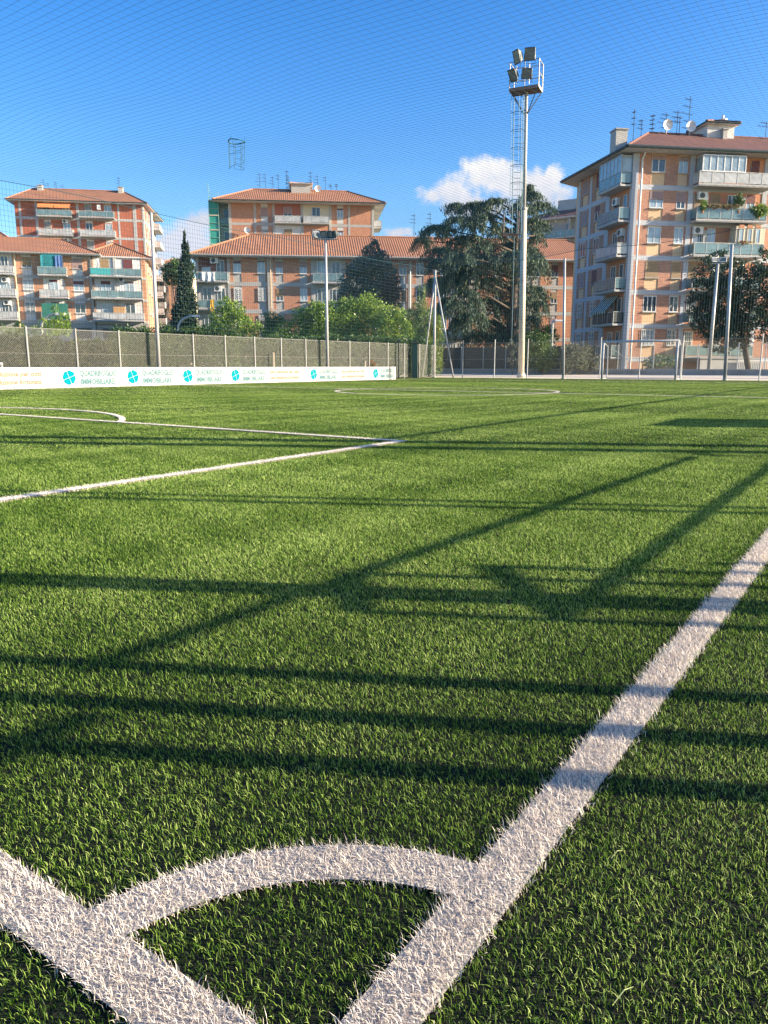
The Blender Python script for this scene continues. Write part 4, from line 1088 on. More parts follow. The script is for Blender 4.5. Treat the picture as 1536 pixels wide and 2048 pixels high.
    for a, b in ((pts['c'], pts['r']), (pts['f'], pts['c'])): g.tube([(a[0], a[1], e - .03), (b[0], b[1], e - .03)], .13, 8)
    g.build('gutter', [gutter], rf)
    g = MB(A); g.tube([pts['c'], pts['rl'], pts['rr']], .12, 6); g.build('ridge_tile', [tileB], rf)
    # roof clutter
    cz = A.px(1238, 262, 3)[1]; x0 = A.px(1225, 290, 3)[0]; x1 = A.px(1250, 290, 3)[0]
    chimney(t, A, x0 + .1, x1, 2.6, 3.7, ztop - .2, cz, stucco)
    x0, x1 = A.px(1374, 270, 5.5)[0], A.px(1458, 270, 5.5)[0]; hz = A.px(1420, 253, 5)[1]
    m = MB(A); m.box(x0 + 1.3, x1 - .2, 4.4, 7, zr - 1.2, hz); ph = m.build('stair_house', [whitestucco], t)
    hip_roof(t, A, x0 + 1.3, x1 - .2, 4.4, 7, hz + .14, hz + .7, .35, 1.6, 1.6, tileB, gutter, 'stair_roof')
    chimney(t, A, x0 + 2.6, x0 + 3.0, 4.0, 4.4, zr - 1.2, hz - .5, stucco)
    for px_, yt, yb, bars, w, yaw in ((1266, 218, 280, 3, .25, .3), (1282, 238, 272, 3, .5, .4), (1304, 228, 266, 4, .3, .8), (1331, 226, 266, 4, 1.0, .4), (1353, 220, 268, 3, .8, .3), (1358, 232, 268, 2, .9, .4), (1376, 192, 268, 6, 1.0, .35), (1531, 243, 272, 2, 1.2, .2)):
        a = A.px(px_, yb, 5.0); b = A.px(px_, yt, 5.0); antenna(t, A, a[0], 5.0, a[1] - .6, b[1] - a[1] + .6, bars, w, yaw)
    for px_, py in ((1334, 251), (1380, 254)): a = A.px(px_, py, 5.0); dish(t, A, a[0], 5.0, a[1], .46)
    m = MB(A); a = A.px(1445, 244, 5.6); m.tube([(a[0], 5.6, a[1] - .8), (a[0], 5.6, a[1] + .2)], .28, 8); m.disc((a[0], 5.6, a[1] + .1), (0, 0, 1), .42, .1, 10); m.tube([(a[0], 5.6, a[1] + .2), (a[0], 5.6, a[1] + .55)], .12, 6); m.build('flue', [white], t)
    # ground floor terrace
    m = MB(A); m.box(lo[0] + .3, lo[1] - .5, -2.6, -2.4, -.1, 1.3); m.box(lo[0] + .2, lo[1] - .4, -2.7, -.2, 1.3, 1.42); m.build('terrace', [palecon], t)
    g = MB(A)
    for k in range(26): x = lo[0] + 3.6 + k * .16; g.box(x - .02, x + .02, -2.85, -2.82, .0, 1.2)
    g.box(lo[0] + 3.5, lo[0] + 7.7, -2.86, -2.81, 1.15, 1.22); g.build('terrace_railing', [white], t)
    return A, lo, lw, zs, dep
TW = right_tower()

# ---- the long three-storey block in the middle
def middle_block():
    c = atY(400, HOR, 86.0); A = Frame(c.x, c.y, R(6.2))
    t = thing('apartment_building', 'long low orange brick block with a terracotta roof behind the bushes and cedar', 'apartment building', (c.x, c.y, 0))
    W = A.px(1156, 560)[0]
    z3 = [A.px(500, y)[1] for y in (673.5, 619, 564.3)]; pitch = (z3[2] - z3[0]) / 2; bh = .42
    zs = [z3[0] - pitch] + z3; top = A.px(500, 514)[1]
    core(t, A, 0, W, 10, top, stucco)
    def xs(a, b, r=540): return (A.px(a, r)[0], A.px(b, r)[0])
    L1, L2 = xs(397, 454.5), xs(627, 686)
    P = [xs(392, 397), xs(454.5, 459.5), xs(622, 627), xs(686, 690), xs(817, 824), xs(534, 546)]
    bays = [xs(466.5, 482.5), xs(514.5, 530.5), xs(551, 566), xs(599, 614), xs(701, 716), xs(749, 765), xs(798, 813.5), xs(832, 847), xs(880, 895), xs(940, 955), xs(990, 1005), xs(1050, 1064), xs(1066.5, 1080), xs(1103, 1116.5)]
    L3 = xs(898, 936)
    facade(t, A, 0, W, zs, bays, P, [L1, L2, L3], brickB, stucco, bh, .045, .062, top)
    sp = [[(.22, shutRed, glassL), None, (.5, shutPink, glassL), (.45, shutPink, glassL), (0, 0, glassD), (.4, shutPink, glassL), (.35, shutPink, glassD), (0, 0, glassD), (.5, shutPink, glassD), (0, 0, glassD), (.5, shutRed, glassD), (.3, shutPink, glassD), (0, 0, glassD), (.6, shutRed, glassD)]]
    for k in range(4):
        for i, b in enumerate(bays):
            x0, x1 = b[0] + .02, b[1] - .02; z0, z1 = zs[k] + .95, zs[k] + 2.25
            sh, sm, g = (sp[0][i] or (.1, shutRed, glassL)) if k == 3 else (float(rng.choice([0, 0, .3, 1])), [shutBrown, shutPink, shutGrey][i % 3], rng.choice([glassD, glassL]))
            if k == 2 and i in (2, 13): sh, sm, g = .62, shutBrown, glassD
            if k == 2 and i == 3: sh, g = 0, glassL
            window(t, A, x0, x1, z0, z1, -.01, g, sh, sm or shutPink, 2, white)
            if i < 2 and k in (1, 2): lattice(t, A, x0 - .03, x1 + .03, z0 - .05, z1 + .08)
        for j, L in enumerate((L1, L2, L3)):
            lw = L[1] - L[0]
            window(t, A, L[0] + lw * .12, L[0] + lw * .42, zs[k] + (.05 if j else .4), zs[k] + 2.3, .0, glassL if k == 3 else glassD, .4 if k == 3 and j == 0 else 0, shutRed, 2, sill=False)
            window(t, A, L[0] + lw * .62, L[0] + lw * .9, zs[k] + .05, zs[k] + 2.3, .0, glassD, 0, None, 2, sill=False)
            balcony(t, A, L[0] - .1, L[1] + .1, zs[k], 1.0, 0, glassB, .95, palecon, 4)
    o = MB(A); o.box(L1[0], L1[1], -.02, .02, zs[3], top - .02); o.build('loggia_wall', [brick('dark_loggia_brick', (.28, .12, .09), (.22, .09, .07), (.25, .17, .13))], t)
    aircon(t, A, (L1[0] + L1[1]) / 2 + .2, top - .75, 0, .9)
    aircon(t, A, (L1[0] + L1[1]) / 2 + .5, zs[3] - 1.05, 0, .8)
    drain(t, A, A.px(541, 540)[0], 0, top, -.24, .08, cream); drain(t, A, A.px(820, 540)[0], 0, top, -.24, .07)
    zr = A.px(600, 471, 5)[1]
    e = A.px(500, 509.5, -1.2)[1]
    hip_roof(t, A, 0, W + 4, 0, 10, e, zr, 1.2, 6.2, 5, tileA, galvpost, ovl=.55)
    for px_, yt, yb in ((828, 428, 462), (860, 424, 470), (1130, 425, 478), (1150, 412, 478)): a, b = A.px(px_, yb, 5), A.px(px_, yt, 5); antenna(t, A, a[0], 5, a[1] - .6, b[1] - a[1] + .6, 3, .6)
    cloth('laundry_sheet', 'white sheets hung over the top left balcony of the long brick block', A, *xs(404, 432.5, 556), *sorted((A.px(410, 563.5)[1], A.px(410, 546)[1])), -1.05, white)
    cloth('laundry_towel', 'yellow towel hung on the balcony below the white sheets', A, *xs(422.5, 430, 610), *sorted((A.px(426, 625)[1], A.px(426, 601)[1])), -1.05, plain('yellow_cloth', (.75, .45, .06), .9))
    # the flat canopy and sheds at the foot of the block, under the cedar
    return A, zs
middle_block()

def rear_block():
    c = atY(449, HOR, 115.0); A = Frame(c.x, c.y, R(6.1))
    t = thing('apartment_building', 'taller brick block rising behind the long roof with a green scaffold', 'apartment building', (c.x, c.y, 0))
    def xs(a, b, r=430): return (A.px(a, r)[0], A.px(b, r)[0])
    W = A.px(748, 430)[0]; top = A.px(560, 405.5)[1]
    z1 = A.px(560, 446.5)[1]; pitch = 3.12; zs = [z1 - pitch * k for k in (3, 2, 1, 0)]
    x_l = A.px(457, 430)[0]
    m = MB(A); m.box(x_l, W, 0, 11, -.1, top); m.box(0, x_l, 1.6, 11, -.1, top - .02); m.build('wall', [stucco], t)
    P = [xs(457, 462.5), xs(507.5, 512), xs(545, 549.5), xs(601.5, 606.5), xs(658, 663), xs(696, 700), xs(743, 748)]
    b = [xs(522, 535.5), xs(674, 686.5)]; op = [xs(549.5, 601.5), xs(606.5, 658)]
    facade(t, A, x_l, W, zs, b, P, op, brickB, stucco, .36, .045, .062, top)
    for k in range(4):
        window(t, A, b[0][0], b[0][1], zs[k] + .92, zs[k] + 2.1, -.01, glassD, 1 if k == 3 else .4, shutPink if k == 3 else shutGrey, 2, white)
        window(t, A, b[1][0], b[1][1], zs[k] + .92, zs[k] + 2.2, -.01, glassL, .15, shutRed, 2, white)
        for q in b:
            for h0, h1 in ((.1, .85), (2.25, 2.65)): w0 = MB(A); w0.box(q[0], q[1], -.04, -.01, zs[k] + h0, zs[k] + h1); w0.build('white_panel', [whitestucco], t)
        for j, o in enumerate(op):
            w = o[1] - o[0]; l = MB(A)
            l.box(o[0], o[1], -.03, .02, zs[k], zs[k] + pitch - .3); l.build('loggia_wall', [[brickC, creamwall], [whitestucco, orangewall]][0 if k == 3 else 1][j:j + 1], t)
            window(t, A, o[0] + w * .34, o[0] + w * .66, zs[k] + .05, zs[k] + 2.3, -.04, glassD, .45 if j == 0 else 0, shutPink if k == 3 else shutBrown, 2, sill=False)
            balcony(t, A, o[0], o[1], zs[k], .9, 0, glassP, .95, palecon, 3)
        l = MB(A); balcony(t, A, 0, x_l, zs[k] - .1, .4, 1.6, glassB, .95, palecon, 2)
        window(t, A, .6, 1.6, zs[k], zs[k] + 2.1, 1.58, glassD, 0, None, 1, sill=False)
        balcony(t, Frame(*A.w(W, 0, 0)[:2], R(6.1 + 90)), 1.5, 5.5, zs[k], 1.3, 0, glassP, .95, palecon, 3)
        window(t, Frame(*A.w(W, 0, 0)[:2], R(6.1 + 90)), 2.2, 3.4, zs[k], zs[k] + 2.2, 0, glassD, 0, None, 2, sill=False)
    e = A.px(560, 402, -1.2)[1]; zr = A.px(600, 380.5, 5.5)[1]
    hip_roof(t, A, 0, W, 0, 11, e, zr, 1.6, 5.3, 5.2, tileA, gutter, ovl=.6)
    x0, x1 = xs(582, 622, 378); zt = A.px(600, 372.5, 5)[1]
    m = MB(A); m.box(x0, x1, 3.6, 6.6, zr - 1.2, zt); s = m.build('stair_house', [stucco], t); hip_roof(t, A, x0, x1, 3.6, 6.6, zt + .1, zt + .45, .25, 1.2, 1.2, tileA, galv, 'stair_roof')
    for px_, yt, n in ((520, 346, 4), (531, 346, 3), (546, 353, 3), (557, 349, 2), (574, 340, 5), (577, 352, 3), (622, 343, 4), (635, 350, 3), (651, 353, 2), (662, 369, 2), (673, 368, 2)):
        a, b_ = A.px(px_, 383, 5.5), A.px(px_, yt, 5.5); antenna(t, A, a[0], 5.5, a[1] - .5, b_[1] - a[1] + .5, n, .7, .5 + (px_ % 5) * .3)
    a = A.px(636, 378, 5); dish(t, A, a[0], 5, a[1], .5)
    a = A.px(495, 463); dish(t, A, a[0], -.4, a[1] + .1, .45)
    # scaffold with green netting at the left end
    s = thing('scaffold', 'scaffold tower wrapped in green netting at the end of the taller brick block', 'scaffold', A.w(-1.2, .5, 0))
    x0, x1 = xs(419.5, 437.5, 440); zt = A.px(425, 400)[1]
    m = MB(A); m.box(x0, x1, -.35, 2.2, 2, zt); m.build('green_netting', [plain('green_scaffold_net', (.03, .30, .24), .8, var=.35, scale=1.5, bump=.5)], s)
    m = MB(A)
    for x in (x0 - .03, x1 + .03):
        m.tube([(x, -.4, 0), (x, -.4, zt + (2.2 if x < x0 else 1.0))], .05, 5)
    z = 3
    while z < zt: m.tube([(x0, -.42, z), (x1, -.42, z)], .05, 4); z += 2.0
    for k in range(3): m.tube([(x0, -.4, zt + .6 * k + .3), (x1 - .5 * k, -.4, zt + .5 * k + .1)], .035, 4)
    m.build('scaffold_tube', [plain('pale_green_tube', (.25, .45, .38), .5, .3)], s)
    m = MB(A); z = 4
    while z < zt: m.box(x0 + .05, x1 - .05, -.45, -.36, z, z + .14); z += 2.0
    m.build('scaffold_board', [plain('pale_wood', (.6, .5, .36))], s)
rear_block()

def left_block():
    c = atY(-60, HOR, 97.5); A = Frame(c.x, c.y, R(12.6))
    t = thing('apartment_building', 'low tan brick block with pale balconies behind the hedge at the left edge', 'apartment building', (c.x, c.y, 0))
    def xs(a, b, r=570): return (A.px(a, r)[0], A.px(b, r)[0])
    W = A.px(293, 570)[0]; top = A.px(110, 509)[1]
    z3 = [A.px(110, y)[1] for y in (640, 595.5, 551)]; pitch = (z3[2] - z3[0]) / 2; zs = z3
    core(t, A, 0, W, 10, top, whitestucco)
    L0, L1, L2 = xs(-30, 29), xs(87, 130), xs(189, 284)
    bays = [xs(46.5, 67), xs(147, 168)]; P = [xs(31.5, 36, 570), xs(181, 185, 570)]
    facade(t, A, 0, W, zs, bays, P, [L0, L1, L2], brickD, stucco, .36, .045, .062, top)
    base = MB(A); base.box(-.01, W + .01, -.06, .02, 0, zs[0] - .38); base.build('base_wall', [concrete], t)
    for x in (150, 205, 232): b = MB(A); q = A.px(x, 650)[0]; b.box(q, q + 2.0, -.09, -.04, zs[0] - 2.3, zs[0] - 1.0); b.build('basement_opening', [darkmetal], t)
    for k in range(3):
        z = zs[k]
        for i, q in enumerate(bays):
            sh = [[(0, 0), (.1, shutPink), (.8, shutBrown)], [(.2, shutGrey), (.35, shutRed), (1, shutPink)]][i][k]
            window(t, A, q[0], q[1], z + .9, z + 2.15, -.01, glassL if k == 1 else glassD, sh[0], sh[1] or shutPink, 2, white, k < 2 and i == 0)
        w = L1[1] - L1[0]
        window(t, A, L1[0] + w * .28, L1[0] + w * .68, z + .05, z + 2.2, -.01, glassL, .12, shutRed, 2, sill=False)
        balcony(t, A, L1[0] - .35, L1[1] + .45, z, 1.15, 0, glassB if k == 2 else glassP, .95, palecon, 4)
        w = L0[1] - L0[0]
        window(t, A, L0[0] + w * .5, L0[0] + w * .85, z + .05, z + 2.2, -.01, [glassD, glassL, glassD][k], 0, None, 3, sill=False)
        balcony(t, A, L0[0], L0[1] + .25, z, 1.15, 0, glassP, .95, palecon, 4)
        if k < 2: aircon(t, A, L0[1] - 1.0, zs[k + 1] - 1.0, 0, .8)
        w = L2[1] - L2[0]
        window(t, A, L2[0] + w * .13, L2[0] + w * .33, z + .05, z + 2.2, -.01, glassL, [0, .2, .95][k], [None, shutRed, shutBrown][k], 2, sill=False)
        window(t, A, L2[0] + w * .62, L2[0] + w * .83, z + .05, z + 2.2, -.01, [glassD, glassL, glassD][k], [.05, .1, .7][k], shutRed, 2, sill=False)
        m = MB(A); m.box(L2[0] + w * .42, L2[0] + w * .47, -.18, .02, z, z + pitch - .3); m.build('loggia_pier', [stucco], t)
        balcony(t, A, L2[0] - .3, L2[1] + .1, z, 1.3, 0, [glassP, glassB, glassB][k], .95, palecon, 6)
        if k == 2: m = MB(A); m.box(L2[0] - .2, L2[0] + w * .38, -1.33, -1.30, z + .1, z + .9); m.build('teal_screen', [plain('teal_cloth', (.06, .36, .36), .8)], t)
        if k == 1: aircon(t, A, L2[0] + w * .58, z + 2.15, 0, .8)
        if k == 0: m = MB(A); m.box(L2[0] + w * .37, L2[0] + w * .60, -.5, -.05, z + .02, z + 1.75); m.build('wooden_screen', [plain('light_wood', (.50, .29, .13), .7, scale=2)], t)
    # orange curtain-like awning cloth in the middle balcony
    zz = zs[2]
    m = MB(A); m.box(L1[0] + .05, L1[0] + 1.9, -.9, -.86, zz + .1, zz + 2.35); m.build('balcony_curtain', [plain('turquoise_curtain', (.05, .38, .42), .85, var=.2, scale=1.5)], t); m = MB(A); m.box(L1[1] - 2.3, L1[1] - .1, -.9, -.86, zz + 1.0, zz + 2.5); m.build('balcony_curtain', [plain('turquoise_curtain', (.05, .38, .42), .85, var=.2, scale=1.5)], t)
    m = MB(A); m.box(L1[0] - .2, L1[1] + .3, -1.14, -1.10, zs[0] + .05, zs[0] + 2.0); m.build('green_screen', [plain('green_screen_cloth', (.03, .17, .12), .85, var=.25, scale=1.5)], t)
    drain(t, A, A.px(33.5, 570)[0], 0, top, -.22, .08, cream); drain(t, A, A.px(187, 570)[0], 0, top, -.2, .06, darkmetal)
    # side face
    S = Frame(*A.w(W, 0, 0)[:2], R(12.6 + 90))
    m = MB(S); m.box(.3, 10, -.12, .01, 0, top - .05); m.build('side_cladding', [brickD], t)
    for k in range(3):
        window(t, S, 2, 3.2, zs[k] + .9, zs[k] + 2.1, -.14, glassD, .5, shutPink); window(t, S, 6, 7.2, zs[k] + .9, zs[k] + 2.1, -.14, glassD, .5, shutPink)
    e = A.px(110, 505.5, -1.0)[1]; zr = A.px(110, 478.5, 5)[1]
    x1 = A.px(186, 510)[0]
    hip_roof(t, A, x1 - .9, W, .9, 9.3, e - .22, zr - .25, 1.0, 4, 5.4, tileA, galvpost, 'lower_roof')
    hip_roof(t, A, 0, x1, 0, 10, e, zr, 1.0, 4, 5.5, tileA, galvpost)
    cloth('laundry_shirt', 'white cloth tied under the roof on the top right balcony of the tan block', A, *xs(194, 201.5, 520), *sorted((A.px(197, 538)[1], A.px(197, 519)[1])), -.9, white)
    cloth('laundry_sheet', 'blue sheet drying beside the turquoise curtain on the tan block', A, *xs(112, 127.5, 520), *sorted((A.px(120, 547)[1], A.px(120, 513)[1])), -1.0, plain('blue_cloth', (.08, .16, .36), .9))
    cloth('laundry_towel', 'small white laundry on the middle right balcony of the tan block', A, *xs(241, 252, 580), *sorted((A.px(246, 585)[1], A.px(246, 572)[1])), -.7, white)
left_block()

def far_left_tower():
    c = atY(57, HOR, 137.0); A = Frame(c.x, c.y, R(9.0))
    t = thing('apartment_building', 'tall red brick block with an orange awning, behind the low tan block', 'apartment building', (c.x, c.y, 0))
    def xs(a, b, r=430): return (A.px(a, r)[0], A.px(b, r)[0])
    W = A.px(287, 430)[0]; top = A.px(150, 405)[1]
    z1 = A.px(110, 434.5)[1]; pitch = 3.1; zs = [z1 - pitch * k for k in (4, 3, 2, 1, 0)]; lowz = [z1 - pitch * k for k in (8, 7, 6, 5)]
    core(t, A, 0, W, 14, top, stucco)
    P = [xs(38, 43), xs(70.5, 76), xs(153, 158.5), xs(235.5, 239), xs(266, 272.5), xs(284, 287)]
    op = [xs(79, 145), xs(162, 229)]
    facade(t, A, 0, W, zs, [], P, [], brickC, palecon, .40, .045, .062, top)
    for k in range(5):
        for j, o in enumerate(op):
            w = o[1] - o[0]
            window(t, A, o[0] + w * .12, o[0] + w * .33, zs[k] + .05, zs[k] + 2.3, -.05, glassD, .5 if (k + j) % 2 else 0, shutGrey, 2, sill=False)
            window(t, A, o[0] + w * .70, o[0] + w * .92, zs[k] + .05, zs[k] + 2.2, -.05, glassL, 0, None, 2, sill=False)
            balcony(t, A, o[0] - .1, o[1] + .1, zs[k], 1.4, -.04, glassP if k != 4 else glassB, 1.0, palecon, 5)
            for f0, f1 in ((.12, .33), (.7, .92)): q = MB(A); q.box(o[0] + w * f0, o[0] + w * f1, -.08, -.03, zs[k] + 2.32, zs[k] + 2.62); q.build('white_panel', [whitestucco], t)
        if k < 4: aircon(t, A, op[0][0] + 4.2, zs[k + 1] - 1.0, -.12)
    for a, b in (xs(78.5, 110, 407), xs(111, 142.5, 407)):
        awning(t, A, a, b, zs[4] + 1.75, top - .25, 1.35, plain('orange_awning_cloth', (.80, .30, .10), .85, var=.06), -.13, .45)
    S = Frame(*A.w(W, 0, 0)[:2], R(9 + 90))
    SL = 15.0
    m = MB(S); m.box(.0, SL, -.02, .15, -.1, top - .02); m.build('side_wall', [stucco], t)
    facade(t, S, 0, SL, lowz + zs, [(2.2, 3.3), (6.2, 7.3)], [(0, .5), (4.4, 4.9), (8.6, 9.2)], [(9.2, SL - .3)], brickC, palecon, .4, .045, .062, top)
    for k in range(5):
        for a in (2.2, 6.2): window(t, S, a, a + 1.1, zs[k] + .9, zs[k] + 2.2, -.01, glassD, .5, shutPink)
        balcony(t, S, 9.0, SL - .2, zs[k], 1.5, 0, glassP, 1.0, palecon, 4)
        window(t, S, 10, 11.6, zs[k], zs[k] + 2.2, 0, glassD, 0, None, 2, sill=False)
    for z in lowz[1:]: balcony(t, S, 9.0, SL - .2, z, 1.5, 0, glassP, 1.0, palecon, 4); window(t, S, 2.2, 3.3, z + .9, z + 2.2, -.01, glassD, .5, shutPink); window(t, S, 6.2, 7.3, z + .9, z + 2.2, -.01, glassD, .3, shutPink)
    e = A.px(150, 401.5, -1.2)[1]; zr = A.px(150, 379.5, 7)[1]
    # one roof over both faces
    m = MB(A); o = 1.1
    s_far = S.w(SL + .8, -1.6, 0); fx = (s_far[0] - A.o[0]) * A.c + (s_far[1] - A.o[1]) * A.s; fy = -(s_far[0] - A.o[0]) * A.s + (s_far[1] - A.o[1]) * A.c
    r0, r1 = A.px(68, 379, 7)[0], A.px(246, 381, 7)[0]
    pl = (-o, -o, e); pr = (W + .9, -o, e); pf = (fx, fy, e); pb = (-o, fy + 1, e); ra = (r0, 7, zr); rb = (r1, 7, zr)
    m.face([pl, pr, rb, ra], 0, [(pl[0], 0), (pr[0], 0), (rb[0], 8), (ra[0], 8)])
    m.face([pr, pf, rb], 0, [(0, 0), (15, 0), (7, 8)]); m.face([pf, pb, ra, rb], 0, [(0, 0), (28, 0), (22, 8), (4, 8)]); m.face([pb, pl, ra], 0, [(0, 0), (15, 0), (7, 8)])
    rf = m.build('roof', [tileA], t)
    g = MB(A); ring = [pl, pr, pf, pb]; g.face([(p[0], p[1], e - .16) for p in reversed(ring)])
    for i in range(4):
        a, b = ring[i], ring[(i + 1) % 4]; g.face([(a[0], a[1], e - .16), (b[0], b[1], e - .16), (b[0], b[1], e - .004), (a[0], a[1], e - .004)])
    g.build('eave', [whitestucco], rf)
    g = MB(A); g.tube([pl, pr, pf], .1, 6); g.build('gutter', [gutter], rf)
    g = MB(A); g.tube([pr, rb, ra, pl], .13, 6); g.build('ridge_tile', [tileA], rf)
    for px_, y in ((81, 372), (242, 376)):
        a = A.px(px_, y + 6, 6.2); chimney(t, A, a[0] - .4, a[0] + .4, 5.6, 6.6, zr - 1.6, A.px(px_, y, 6)[1])
    for px_, yt, n in ((88, 358, 3), (97, 366, 2), (113, 364, 3), (126, 370, 2), (239, 354, 5)):
        a, b = A.px(px_, 382, 7), A.px(px_, yt, 7); antenna(t, A, a[0], 7, a[1] - .6, b[1] - a[1] + .6, n, .8, .4 + px_ % 3 * .4)
    cloth('laundry_sheet', 'small white sheet pinned on the top balcony of the red brick block', A, *xs(196, 203, 414), *sorted((A.px(200, 422)[1], A.px(200, 412)[1])), -1.0, white)
far_left_tower()

def side_blocks():
    # grey block between the cedar and the right tower
    c = atY(1052, HOR, 127.0); A = Frame(c.x, c.y, R(-34))
    t = thing('apartment_building', 'grey block with a red roof edge between the cedar and the tall right block', 'apartment building', (c.x, c.y, 0))
    W = A.px(1185, 450)[0]; top = A.px(1100, 441)[1]
    core(t, A, 0, W, 10, top, palecon)
    z = top - 2.9
    while z > 3:
        balcony(t, A, 1.5, W - .5, z, 1.4, 0, glassB, 1.0, palecon, 8)
        for x in np.arange(2.5, W - 2, 3.4): window(t, A, x, x + 1.1, z + .1, z + 2.2, 0, rng.choice([glassD, glassL]), float(rng.choice([0, .5])), shutGrey, 2, sill=False)
        for x in np.arange(1.6, W, 5.1): p = MB(A); p.box(x, x + .3, -1.35, -.02, z, z + 2.7); p.build('balcony_divider', [concrete], t)
        z -= 3.1
    e = A.px(1100, 437, -1.2)[1]
    hip_roof(t, A, 0, W, 0, 10, e, e + 2.4, 1.4, 4, 4, tileB, whitestucco)
    m = MB(A); q = A.px(1120, 425, 5)[0]; m.box(q, q + 9, 4, 6, e + 1, e + 3.6); m.build('roof_parapet', [palecon], t)
    for px_, yt in ((1098, 405), (1112, 418), (1135, 403), (1150, 420)): a, b = A.px(px_, 428, 5), A.px(px_, yt, 5); antenna(t, A, a[0], 5, a[1] - 1.2, b[1] - a[1] + 1.2, 3, .6)
    # beige block with stacked balconies seen in the gap left of the cypress
    c = atY(322, HOR, 152.0); A = Frame(c.x, c.y, R(-20))
    t = thing('apartment_building', 'beige block with stacked balconies in the gap left of the cypress', 'apartment building', (c.x, c.y, 0))
    top = A.px(330, 556)[1]; W = 6.2
    core(t, A, 0, W, 9, top, creamwall)
    z = top - 2.6
    while z > .5:
        balcony(t, A, .2, 2.6, z, 1.2, 0, glassP, 1.0, palecon, 3); window(t, A, .7, 1.8, z + .05, z + 2.1, 0, glassD, 0, None, 2, sill=False); z -= 3.0
    m = MB(A); m.box(-.3, W + .3, -.3, 9.3, top, top + .25); m.build('roof', [palecon], t)
    q = MB(A); q.box(3.0, 3.5, -.3, .02, 0, top - .1); q.build('pillar', [cream], t)
    c = atY(333, HOR, 175.0); A = Frame(c.x, c.y, R(8))
    t = thing('house', 'distant ochre house whose tiled roof shows above the round pine', 'house', (c.x, c.y, 0))
    W = A.px(372, 525)[0]; top = A.px(350, 529)[1]; core(t, A, 0, W, 8, top, creamwall)
    hip_roof(t, A, 0, W, 0, 8, top + .1, A.px(350, 518, 4)[1], .8, 3, 3, tileA, galvpost)
    window(t, A, 1, 2, top - 2.2, top - .9)
    c = atY(-60, HOR, 125.0); A = Frame(c.x, c.y, R(10))
    t = thing('house', 'terracotta roof end peeping over the tan block at the far left edge', 'house', (c.x, c.y, 0))
    W = A.px(18, 480)[0]; top = A.px(10, 482)[1]; core(t, A, 0, W, 8, top, creamwall)
    hip_roof(t, A, 0, W, 0, 8, top + .1, A.px(-4, 464, 4)[1], .6, 3, 3, tileA, galvpost)
    window(t, A, 1, 2, top - 2.2, top - .9)
side_blocks()

# ------------------------------------------------------------------ trees and shrubs
def rand_dirs(n):
    d = rng.normal(size=(n, 3)); return d / np.linalg.norm(d, axis=1, keepdims=True)
def leaf_quads(C, D, L, Wd, name, mat, parent, droop=0.0):
    """C centres, D growth directions, L lengths, Wd widths: one pointed leaf (rhombus, folded) each"""
    n = len(C); D = D / np.linalg.norm(D, axis=1, keepdims=True)
    s = np.cross(D, rand_dirs(n)); s /= np.linalg.norm(s, axis=1, keepdims=True) + 1e-9
    L = np.broadcast_to(L, n)[:, None]; Wd = np.broadcast_to(Wd, n)[:, None]
    V4 = np.zeros((n, 4, 3)); V4[:, 0] = C - D * L * .5; V4[:, 1] = C + s * Wd * .5; V4[:, 2] = C + D * L * .5; V4[:, 3] = C - s * Wd * .5
    q = (np.arange(n) * 4)[:, None] + np.array([[0, 1, 2, 3]])
    return np_mesh(name, V4.reshape(-1, 3), q, None, mat, np.repeat(rng.uniform(0, 1, n), 4), parent)
def blob_points(c, r, n, shell=.62, gaps=7):
    """leaf positions in an uneven clump: mostly near the outside, gathered in sprays, with gaps between them"""
    k = max(8, int(n / 22))
    ctr = rand_dirs(k) * (shell + (1.05 - shell) * rng.uniform(0, 1, (k, 1)) ** .7)
    idx = rng.integers(0, k, n)
    p = ctr[idx] + rng.normal(0, .19, (n, 3)) * rng.uniform(.5, 1.3, (k, 1))[idx]
    return np.asarray(c) + p * np.asarray(r), ctr[idx]
barkm = plain('bark', (.10, .075, .055), .95, var=.35, scale=4, bump=.6)
def blobs_px(lst, Y):
    """clump list in photograph pixels at distance Y -> metres; clumps are spread in depth as well"""
    out = []
    for e in lst:
        x, y, rx, ry = e[:4]; dy = e[4] if len(e) > 4 else rng.uniform(-.6, .6)
        s = Y / F; c = atY(x, y, Y + dy * rx * s * 1.2)
        out.append((np.array(c), np.array([rx * s, rx * s * .9, ry * s])))
    return out
